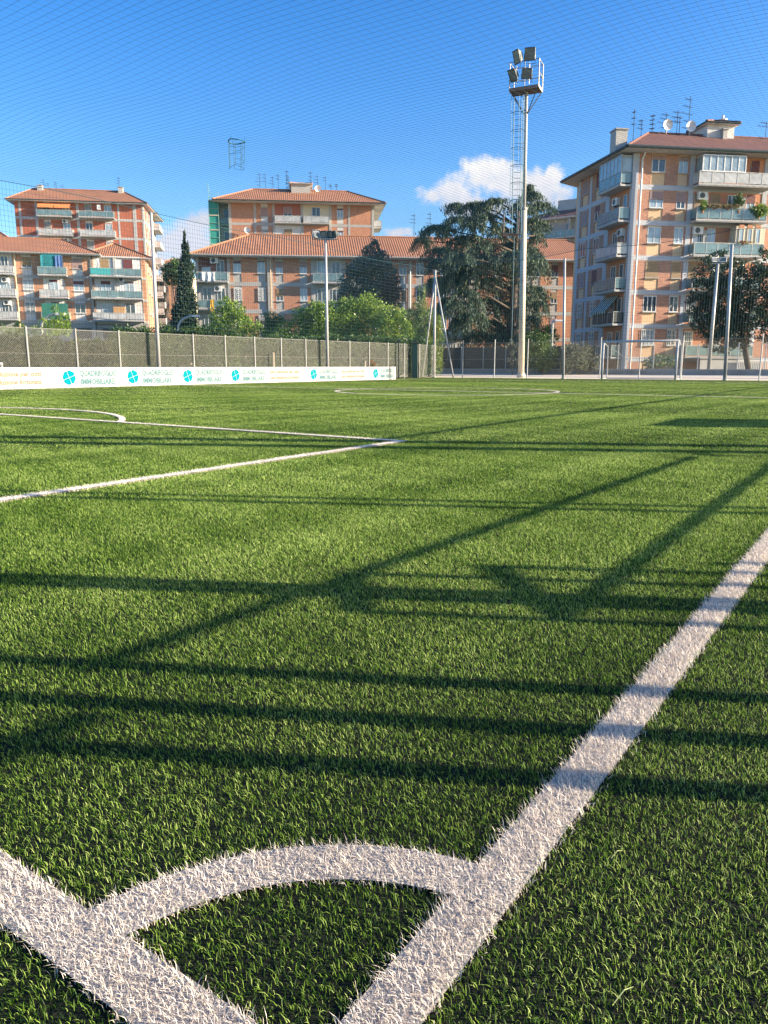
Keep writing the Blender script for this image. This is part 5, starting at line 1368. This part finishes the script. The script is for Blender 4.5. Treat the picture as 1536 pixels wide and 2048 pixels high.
def tree(name, label, cat, base, blobs, mat, per_m2, L, Wd, trunk_r=.18, lean=None, group=None, crown='crown', up=.3, limbs=True):
    t = thing(name, label, cat, tuple(base), group)
    C, D = [], []
    for c, r in blobs:
        n = int(max(200, 5.6 * per_m2 * (r[0] * r[2] + r[0] * r[1] + r[1] * r[2]) * 2.1))
        p, d = blob_points(c, r, n); C.append(p); D.append(d + rng.normal(0, .8, (n, 3)) + np.array([0, 0, up]))
    C = np.concatenate(C); D = np.concatenate(D)
    ok = C[:, 2] > .02; C, D = C[ok], D[ok]; n = len(C)
    leaf_quads(C, D, .78 * L * rng.uniform(.6, 1.3, n), .78 * Wd * rng.uniform(.7, 1.3, n), crown, mat, t)
    top = max((c for c, r in blobs), key=lambda c: c[2]); b = Vector(base)
    m = MB()
    mid = Vector(lean) if lean is not None else b.lerp(Vector(top), .5)
    m.tube([b - Vector((0, 0, .1)), b.lerp(mid, .5), mid, mid.lerp(Vector(top), .7)], [trunk_r, trunk_r * .85, trunk_r * .65, trunk_r * .2], 8)
    if limbs:
        for c, r in blobs:
            h = max(.25, min(.95, (c[2] - b.z) / max(.1, top[2] - b.z) - .25)); s = b.lerp(mid, min(1, h * 2)) if h < .5 else mid.lerp(Vector(top), (h - .5) * 1.4)
            e = Vector(c); k = s.lerp(e, .5) + Vector((0, 0, -.06 * (e - s).length)); m.tube([s, k, e], [trunk_r * .3, trunk_r * .18, trunk_r * .05], 5)
    m.build('trunk', [barkm], t, True)
    return t
cedarm = leafmat('cedar_needles', [(.012, .038, .030), (.028, .072, .052), (.070, .120, .072), (.17, .20, .09)], .6, .2)
darkm = leafmat('dark_glossy_leaf', [(.014, .035, .020), (.025, .055, .028), (.05, .085, .045), (.10, .13, .08)], .3, .12)
palem = leafmat('blue_green_leaf', [(.035, .065, .05), (.065, .105, .08), (.12, .165, .125), (.22, .26, .20)], .35, .2)
purplem = leafmat('purple_plum_leaf', [(.03, .02, .022), (.06, .035, .035), (.11, .07, .06), (.15, .10, .08)], .4, .2)
limem = leafmat('light_green_leaf', [(.06, .13, .016), (.13, .235, .028), (.25, .36, .045), (.40, .50, .09)], .42, .35)
bushm = leafmat('mid_green_leaf', [(.03, .075, .016), (.055, .115, .024), (.10, .17, .035), (.18, .25, .06)], .42, .25)
ivym = leafmat('hedge_leaf', [(.03, .05, .014), (.055, .085, .022), (.10, .13, .035), (.17, .19, .06)], .5, .25)
greym = leafmat('grey_green_leaf', [(.07, .09, .05), (.12, .14, .085), (.19, .20, .13), (.30, .30, .20)], .5, .25)
cypm = leafmat('cypress_scale', [(.008, .024, .014), (.014, .038, .020), (.025, .055, .026), (.045, .08, .032)], .6, .1)
pinem = leafmat('pine_needle', [(.02, .06, .02), (.04, .10, .028), (.08, .15, .04), (.13, .2, .06)], .5, .2)

def cedar():
    Y = 64.0; b = atY(1012, 742, Y); b.z = 0
    t = thing('cedar_tree', 'large dark cedar with drooping boughs behind the tallest mast', 'tree', tuple(b))
    top = atY(1052, 402, Y); tr = MB()
    def axis(z): f = max(0, min(1, z / top.z)); return Vector((b.x + (top.x - b.x) * f ** 1.5 * .6 + .25 * math.sin(f * 4), b.y, z))
    tr.tube([axis(z) for z in np.linspace(-.1, top.z * .96, 9)], [.48, .44, .40, .35, .30, .25, .19, .12, .05], 9); tr.build('trunk', [barkm], t, True)
    pads = [(1050, 385, 12, 12), (1052, 398, 24, 14), (1075, 412, 34, 18), (1032, 420, 30, 20), (1084, 430, 22, 18), (985, 412, 34, 22), (945, 416, 40, 20), (910, 412, 28, 14), (1060, 440, 40, 24), (1005, 438, 45, 28), (960, 440, 50, 26), (915, 446, 46, 24), (875, 460, 42, 22), (846, 468, 26, 22),
            (1088, 455, 20, 22), (930, 474, 55, 30), (985, 470, 55, 34), (1035, 472, 45, 34), (890, 486, 48, 26), (1075, 480, 34, 36), (960, 500, 58, 36), (1015, 505, 52, 42), (915, 512, 46, 30), (880, 515, 34, 22), (1058, 512, 40, 44), (1080, 505, 22, 28),
            (940, 536, 52, 40), (990, 540, 52, 48), (1035, 548, 46, 50), (900, 545, 36, 34), (870, 552, 24, 26), (1080, 560, 38, 36), (1092, 575, 20, 22), (925, 575, 46, 48), (970, 585, 50, 52), (1015, 590, 48, 54), (1055, 592, 38, 40), (895, 590, 34, 38), (1078, 600, 22, 24),
            (945, 620, 42, 40), (985, 630, 44, 46), (1025, 635, 42, 44), (1060, 628, 28, 36), (915, 628, 30, 34), (1000, 662, 42, 30), (960, 660, 36, 26), (1040, 664, 30, 28)]
    C, D, BL = [], [], []
    lb = MB()
    for (x, y, rx, ry) in pads:
        s = Y / F; dep = rng.uniform(-1, 1) * 3.4
        c = np.array(atY(x, y + ry * .3, Y)); c[1] += dep
        st = axis(max(1.5, c[2] - abs(c[0] - b.x) * .12 - .8)); e = Vector(c)
        lb.tube([st, st.lerp(e, .5) + Vector((0, 0, .35)), e], [.11, .07, .03], 5)
        # sprays fan out from the bough and hang at their tips
        ns = int(14 + rx * .62)
        for k in range(ns):
            a = rng.uniform(0, 2 * np.pi); L = rx * s * rng.uniform(.35, 1.15); dr = ry * s * rng.uniform(.5, 1.2)
            n = int(22 + L * 34)
            f = rng.uniform(0, 1, n) ** .7
            p = c + np.stack([np.cos(a) * L * f, np.sin(a) * L * f * .9, .22 * np.sin(f * 3) - dr * f ** 2.2 + rng.normal(0, .06, n)], 1)
            p[:, :2] += rng.normal(0, .10, (n, 2)); p[:, 2] -= np.abs(rng.normal(0, .10, n)) * f
            C.append(p); D.append(np.stack([np.cos(a) * (1 - f) * .6, np.sin(a) * (1 - f) * .6, -.25 - f * .9], 1) + rng.normal(0, .35, (n, 3)))
    lb.build('bough', [barkm], t, True)
    C = np.concatenate(C); D = np.concatenate(D); n = len(C)
    leaf_quads(C, D, rng.uniform(.16, .36, n), rng.uniform(.035, .08, n), 'crown', cedarm, t)
cedar()

def gpt(x, Y): p = atY(x, 740, Y); p.z = 0; return p
def dark_trees():
    Y = 71.0
    tree('broadleaf_tree', 'dark pointed evergreen tree standing before the middle of the long brick block', 'tree', gpt(748, Y),
         blobs_px([(745, 498, 13, 20), (741, 520, 24, 22), (760, 525, 20, 22), (722, 540, 28, 22), (755, 550, 34, 26), (778, 552, 18, 22), (712, 568, 30, 26), (745, 580, 40, 28), (728, 604, 42, 24), (700, 598, 26, 26), (765, 590, 28, 24)], Y), palem, 26, .30, .16, .22)
    Y = 69.0
    tree('plum_tree', 'purple-leaved plum tree to the right of the dark pointed tree', 'tree', gpt(782, Y),
         blobs_px([(780, 566, 17, 15), (785, 585, 20, 16), (768, 598, 24, 14), (792, 604, 10, 12), (755, 606, 18, 10)], Y), purplem, 46, .26, .14, .12)
    Y = 60.0
    b = gpt(1500, Y); ln = atY(1476, 612, Y)
    tree('pine_tree', 'dark green tree with a leaning trunk in front of the tall right block', 'tree', b,
         blobs_px([(1432, 520, 22, 16, .2), (1418, 545, 32, 24, -.4), (1458, 540, 30, 24, .4), (1478, 565, 24, 24), (1420, 580, 36, 28, .3), (1398, 600, 20, 18), (1450, 590, 40, 28, -.5), (1485, 600, 24, 24), (1412, 628, 30, 24, .4), (1440, 645, 34, 24, -.3), (1462, 640, 28, 24, .2), (1425, 664, 22, 14), (1400, 640, 20, 26), (1470, 672, 28, 24), (1440, 685, 30, 18), (1495, 640, 22, 30)], Y), darkm, 27, .30, .14, .24, ln)
    tree('pine_tree', 'dark tree cut off by the right edge of the picture', 'tree', gpt(1560, 58),
         blobs_px([(1533, 522, 20, 26), (1512, 552, 22, 22), (1540, 565, 30, 30), (1520, 600, 26, 28), (1548, 620, 30, 30), (1515, 640, 24, 24), (1540, 668, 26, 18), (1575, 560, 34, 50), (1580, 630, 34, 40)], 58.0), darkm, 27, .30, .14, .24)
    Y = 84.0
    tree('cypress_tree', 'tall narrow dark cypress at the left end of the long brick block', 'tree', gpt(372, Y),
         blobs_px([(370, 484, 3.2, 16, 0), (371, 502, 6, 16, 0), (371, 520, 8.5, 18, 0), (371, 540, 11, 20, 0), (371, 560, 12, 22, 0), (371, 584, 13, 24, 0), (370, 608, 15, 24, 0), (366, 632, 18, 24, 0), (376, 640, 16, 26, 0), (384, 610, 8, 24, 0), (366, 660, 20, 26, 0)], Y), cypm, 130, .34, .15, .2, limbs=False, up=1.6)
    Y = 115.0
    tree('stone_pine', 'round light green pine crown half hidden behind the cypress', 'tree', gpt(348, Y),
         blobs_px([(340, 542, 15, 13), (352, 536, 18, 14), (345, 556, 17, 12), (388, 540, 9, 14), (362, 550, 16, 16)], Y), pinem, 26, .45, .18, .25)
dark_trees()
def bushes():
    g = 'bushes along the left fence'
    Y = 58.0
    tree('bush', 'yellow-green bush with arching shoots left of the round clipped shrub', 'bush', gpt(468, Y), blobs_px([(452, 612, 16, 16), (470, 622, 22, 18), (440, 636, 22, 22), (468, 650, 34, 24), (500, 660, 26, 20), (425, 664, 26, 16)], Y), limem, 50, .26, .10, .06, None, g, 'foliage')
    Y = 76.0
    tree('bush', 'round clipped dark green shrub against the orange brick wall', 'bush', gpt(548, Y), blobs_px([(546, 640, 21, 15, 0), (555, 652, 22, 18, 0), (536, 654, 18, 16, 0), (548, 672, 24, 22, 0), (548, 700, 22, 26, 0)], Y), bushm, 75, .15, .09, .08, None, g, 'foliage')
    Y = 55.0
    tree('bush', 'big feathery bush just left of the middle floodlight pole', 'bush', gpt(610, Y), blobs_px([(590, 664, 34, 22), (625, 640, 32, 24), (600, 628, 20, 12), (640, 622, 22, 16), (650, 655, 36, 30), (560, 674, 26, 16), (615, 690, 50, 26)], Y), limem, 50, .26, .10, .07, None, g, 'foliage')
    Y = 56.0
    tree('bush', 'tallest feathery bush just right of the middle floodlight pole', 'bush', gpt(715, Y), blobs_px([(672, 616, 22, 16), (700, 612, 22, 16), (735, 610, 26, 20), (716, 636, 46, 28), (680, 655, 34, 32), (755, 630, 24, 22), (745, 660, 40, 32), (700, 690, 55, 28)], Y), limem, 50, .26, .10, .07, None, g, 'foliage')
    tree('bush', 'feathery bush between the tall bush and the bamboo', 'bush', gpt(790, 54), blobs_px([(782, 634, 26, 18), (806, 640, 22, 20), (790, 662, 40, 28), (825, 668, 26, 26), (795, 695, 46, 26)], 54.0), limem, 50, .25, .10, .06, None, g, 'foliage')
    tree('bamboo', 'pale yellow-green bamboo clump at the fence corner', 'bamboo', gpt(858, 50.5), blobs_px([(843, 598, 9, 24), (832, 628, 15, 20), (850, 640, 20, 26), (868, 655, 18, 26), (852, 680, 24, 30), (874, 690, 14, 26), (862, 715, 18, 26), (840, 708, 16, 28), (876, 725, 10, 20)], 50.5), leafmat('bamboo_leaf', [(.06, .12, .02), (.12, .20, .035), (.20, .27, .06), (.32, .36, .10)], .42, .35), 85, .22, .06, .05, None, None, 'foliage', up=.9)
    tree('bush', 'grey-green oleander shrub left of the far goal', 'bush', gpt(1160, 52.6), blobs_px([(1140, 702, 18, 14), (1165, 705, 22, 16), (1150, 722, 26, 18), (1178, 728, 20, 14), (1130, 730, 14, 14), (1190, 720, 10, 10)], 52.6), greym, 75, .16, .06, .05, None, 'shrubs behind the far wall', 'foliage')
    tree('bush', 'mid green shrub right of the tallest mast behind the far wall', 'bush', gpt(1088, 53.6), blobs_px([(1062, 690, 16, 18), (1085, 684, 18, 16), (1096, 704, 18, 20), (1070, 715, 22, 22), (1092, 730, 20, 14)], 53.6), bushm, 70, .17, .09, .05, None, 'shrubs behind the far wall', 'foliage')
    tree('bush', 'dark shrub with bare twigs under the cedar', 'bush', gpt(1085, 60), blobs_px([(1090, 662, 14, 14), (1102, 672, 16, 14), (1080, 676, 18, 12), (1065, 668, 12, 10)], 60.0), bushm, 55, .2, .1, .05, None, 'shrubs behind the far wall', 'foliage')
    tree('bush', 'low dark shrub behind the right half of the goal', 'bush', gpt(1326, 54), blobs_px([(1318, 722, 20, 12), (1342, 724, 16, 12), (1298, 730, 14, 9)], 54.0), bushm, 55, .17, .09, .04, None, 'shrubs behind the far wall', 'foliage')
    tree('bush', 'pale thin shrub beside the mast in front of the dark screens', 'bush', gpt(1025, 53.2), blobs_px([(1022, 696, 13, 14), (1030, 716, 14, 18)], 53.2), greym, 45, .15, .06, .04, None, 'shrubs behind the far wall', 'foliage')
    tree('bush', 'bright green reed-like plant beside the street lamp at the left edge', 'bush', gpt(118, 42), blobs_px([(112, 628, 12, 14), (124, 640, 16, 14), (108, 650, 22, 16), (132, 658, 14, 14), (40, 652, 10, 8), (30, 662, 26, 10), (90, 664, 26, 12)], 42.0), limem, 60, .26, .045, .05, None, g, 'foliage', up=1.4)
    # hedge along the left fence
    def hedge(label, xs, Y, ytop, ry, mat, dens, Lf):
        bl = []
        for x in xs:
            for f in (1, 2.1, 3.3, 4.6): bl.append((x + rng.uniform(-5, 5), ytop + rng.uniform(-4, 3) + ry * f, 19, ry * (1 if f == 1 else 1.25), rng.uniform(-.5, .5)))
        tree('hedge', label, 'hedge', gpt(xs[len(xs) // 2], Y), blobs_px(bl, Y), mat, dens, Lf, Lf * .5, .05, None, None, 'foliage', limbs=False)
    hedge('sunlit hedge behind the chain-link fence at the left edge', list(range(-60, 100, 18)), 33.0, 672, 15, ivym, 150, .15)
    hedge('lower part of the hedge thinning out where the grey house base shows', list(range(100, 240, 18)), 34.0, 684, 13, ivym, 150, .15)
    hedge('overgrown hedge topping the fence between the steel pole and the yellow bush', list(range(236, 460, 22)), 38.5, 656, 15, bushm, 120, .16)
    hedge('dark hedge along the fence below the feathery bushes', list(range(470, 860, 24)), 49.5, 672, 15, bushm, 75, .18)
    tree('dry_bush', 'dry reddish weeds behind the boards near the far end', 'bush', P(on_v(742, VF - .15), VF - .15), blobs_px([(745, 728, 7, 6), (738, 735, 8, 5), (752, 734, 6, 6)], P(on_v(742, VF), VF).y - .1), leafmat('dry_weed', [(.20, .10, .04), (.32, .18, .08), (.40, .26, .12)], .7, .2), 160, .12, .03, .01, None, None, 'foliage', limbs=False)
bushes()
def balcony_plants():
    A, lo, lw, zs, dep = TW
    def at(fx, z, y=-dep + .1): return Vector(A.w(lo[0] + lw * fx, y, z))
    pot = plain('terracotta_pot', (.42, .18, .09), .8)
    def plant(fx, z, r, h, mat, lab, n=120, L=.16):
        p = at(fx, z); t = thing('potted_plant', lab, 'plant', tuple(p), 'plants on the balconies of the tall block')
        m = MB(); m.tube([tuple(p), tuple(p + Vector((0, 0, .22)))], [.11, .15], 8); m.build('pot', [pot], t)
        q, d = blob_points(np.array(p) + np.array([0, 0, .12 + h / 2]), np.array([r, min(r, .5), h / 2]), n * 4, .3); leaf_quads(q, d + rng.normal(0, .6, q.shape), L, L * .45, 'foliage', mat, t)
    plant(.06, zs[4] + .5, .32, 1.1, limem, 'conical light plant at the left end of the flowered balcony', 150)
    plant(.22, zs[4] + .8, .8, .35, leafmat('flowering_plant', [(.10, .14, .03), (.22, .24, .06), (.42, .28, .12), (.45, .20, .14)], .5, .25), 'long planter of orange flowers on the flowered balcony rail', 220, .12)
    plant(.42, zs[4] + .8, .9, .35, MATS['flowering_plant'], 'planter of fading flowers mid-way along the flowered balcony', 220, .12)
    plant(.57, zs[4] + .6, .42, 1.5, bushm, 'tall climbing plant in the middle of the flowered balcony', 200)
    plant(.87, zs[4] + .2, .85, 1.1, limem, 'big green bush hanging over the right end of the flowered balcony', 420, .18)
    plant(.68, zs[3] + .85, .7, .25, MATS['flowering_plant'], 'low dry planter on the rail before the cream enclosure', 140, .12)
balcony_plants()

# ------------------------------------------------------------------ sky, sun, camera
SUN_EL = R(17.5)
L = Vector((V[0] - .52 * U[0], V[1] - .52 * U[1], 0)).normalized()      # the way the light travels over the ground
sv = Vector((-L.x * math.cos(SUN_EL), -L.y * math.cos(SUN_EL), math.sin(SUN_EL)))
sun = bpy.data.lights.new('sun', 'SUN'); sun.energy = 5.0; sun.angle = R(.5); sun.color = (1.0, .85, .66)
so = bpy.data.objects.new('sun', sun); so.rotation_euler = sv.to_track_quat('Z', 'Y').to_euler(); so.location = (30, -5, 40); COL.objects.link(so)
wd = bpy.data.worlds.new('World'); sc.world = wd; wd.use_nodes = True
nt = wd.node_tree; bg = nt.nodes['Background']; out = nt.nodes['World Output']
sky = N(nt, 'ShaderNodeTexSky', sky_type='NISHITA'); sky.sun_disc = False; sky.sun_elevation = SUN_EL; sky.sun_rotation = math.atan2(sv.x, sv.y)
sky.air_density = 1.0; sky.dust_density = .9; sky.ozone_density = 2.2; sky.altitude = 50
hs = N(nt, 'ShaderNodeHueSaturation', Hue=.513, Saturation=1.42); nt.links.new(sky.outputs['Color'], hs.inputs['Color']); nt.links.new(hs.outputs['Color'], bg.inputs['Color']); bg.inputs['Strength'].default_value = .116
def clouds():
    tc = N(nt, 'ShaderNodeTexCoord'); sp = N(nt, 'ShaderNodeSeparateXYZ'); nt.links.new(tc.outputs['Generated'], sp.inputs[0])
    def M(op, a, b=None, c=None):
        n = N(nt, 'ShaderNodeMath', operation=op)
        for i, v in enumerate((a, b, c)):
            if v is None: continue
            if hasattr(v, 'links'): nt.links.new(v, n.inputs[i])
            else: n.inputs[i].default_value = v
        return n.outputs[0]
    az = M('ARCTAN2', sp.outputs[0], sp.outputs[1]); el = M('ARCSINE', sp.outputs[2])
    cb = N(nt, 'ShaderNodeCombineXYZ'); nt.links.new(az, cb.inputs[0]); nt.links.new(el, cb.inputs[1])
    def noise(scale, det, sx=1, sy=1, w=0):
        mp = N(nt, 'ShaderNodeMapping'); mp.inputs['Scale'].default_value = (sx, sy, 1); mp.inputs['Location'].default_value = (w, w * .7, w); nt.links.new(cb.outputs[0], mp.inputs['Vector'])
        n = N(nt, 'ShaderNodeTexNoise', Scale=scale, Detail=det, Roughness=.58); nt.links.new(mp.outputs[0], n.inputs['Vector']); return n.outputs['Fac']
    nz = noise(26, 9.0); nz2 = noise(75, 7.0, w=3); nz3 = noise(9, 5.0, w=8)
    blobs = [(865, 394, 32, 20, .85), (905, 382, 45, 34, 1), (965, 355, 52, 42, 1), (1000, 350, 45, 40, 1), (940, 405, 70, 34, .9), (1035, 365, 40, 36, 1), (1082, 370, 40, 34, 1), (1105, 352, 26, 22, 1), (1070, 402, 60, 30, .8), (1128, 382, 30, 18, .7), (1000, 415, 120, 24, .7),
             (792, 466, 34, 13, 1.05), (345, 490, 55, 40, 1), (400, 446, 40, 28, .85), (390, 490, 60, 40, 1), (340, 530, 70, 34, 1), (800, 480, 120, 16, .4)]
    tot = None; low = None
    for x, y, rx, ry, a in blobs:
        r = Vector(ray(x, y)).normalized(); A0 = math.atan2(r.x, r.y); E0 = math.asin(r.z)
        dx = M('DIVIDE', M('SUBTRACT', az, A0), rx / 1540); dy = M('DIVIDE', M('SUBTRACT', el, E0), ry / 1540)
        d = M('SQRT', M('ADD', M('MULTIPLY', dx, dx), M('MULTIPLY', dy, dy)))
        v = M('MULTIPLY', M('SUBTRACT', 1.35, d), a)
        tot = v if tot is None else M('SMOOTH_MAX', tot, v, .35)
    e = M('ADD', M('MULTIPLY', M('SUBTRACT', nz, .5), 2.1), M('MULTIPLY', M('SUBTRACT', nz2, .5), .9))
    dens = M('ADD', tot, e)
    r = N(nt, 'ShaderNodeValToRGB'); r.color_ramp.interpolation = 'EASE'; r.color_ramp.elements[0].position = .28; r.color_ramp.elements[1].position = 1.0
    nt.links.new(dens, r.inputs['Fac'])
    # thicker parts and undersides are greyer
    th = N(nt, 'ShaderNodeMapRange'); nt.links.new(el, th.inputs[0]); th.inputs[1].default_value = .19; th.inputs[2].default_value = .26
    sh = M('ADD', M('MULTIPLY', M('SUBTRACT', nz2, .5), .9), M('ADD', th.outputs[0], M('MULTIPLY', M('SUBTRACT', nz3, .5), .8)))
    cr = N(nt, 'ShaderNodeValToRGB'); cr.color_ramp.elements[0].position = .05; cr.color_ramp.elements[0].color = (.70, .74, .86, 1); cr.color_ramp.elements[1].position = .75; cr.color_ramp.elements[1].color = (1.0, .985, .97, 1)
    nt.links.new(sh, cr.inputs['Fac'])
    b2 = N(nt, 'ShaderNodeBackground'); nt.links.new(cr.outputs['Color'], b2.inputs['Color']); b2.inputs['Strength'].default_value = CLOUD
    mx = N(nt, 'ShaderNodeMixShader'); nt.links.new(r.outputs['Color'], mx.inputs[0]); nt.links.new(bg.outputs[0], mx.inputs[1]); nt.links.new(b2.outputs[0], mx.inputs[2])
    nt.links.new(mx.outputs[0], out.inputs['Surface'])
CLOUD = .43
clouds()
cam = bpy.data.cameras.new('camera'); cam.sensor_fit = 'VERTICAL'; cam.sensor_height = 36.0; cam.lens = F * 36.0 / 2048.0; cam.clip_start = .05; cam.clip_end = 3000
co = bpy.data.objects.new('camera', cam); co.location = (0, 0, H); co.rotation_euler = (math.pi / 2 - PIT, 0, 0); COL.objects.link(co); sc.camera = co
sc.view_settings.view_transform = 'Standard'; sc.view_settings.look = 'None'; sc.view_settings.gamma = 1.0; sc.view_settings.exposure = 1.4
sc.cycles.max_bounces = 6; sc.cycles.transparent_max_bounces = 8; sc.cycles.diffuse_bounces = 3; sc.cycles.glossy_bounces = 3; sc.cycles.sample_clamp_indirect = 6
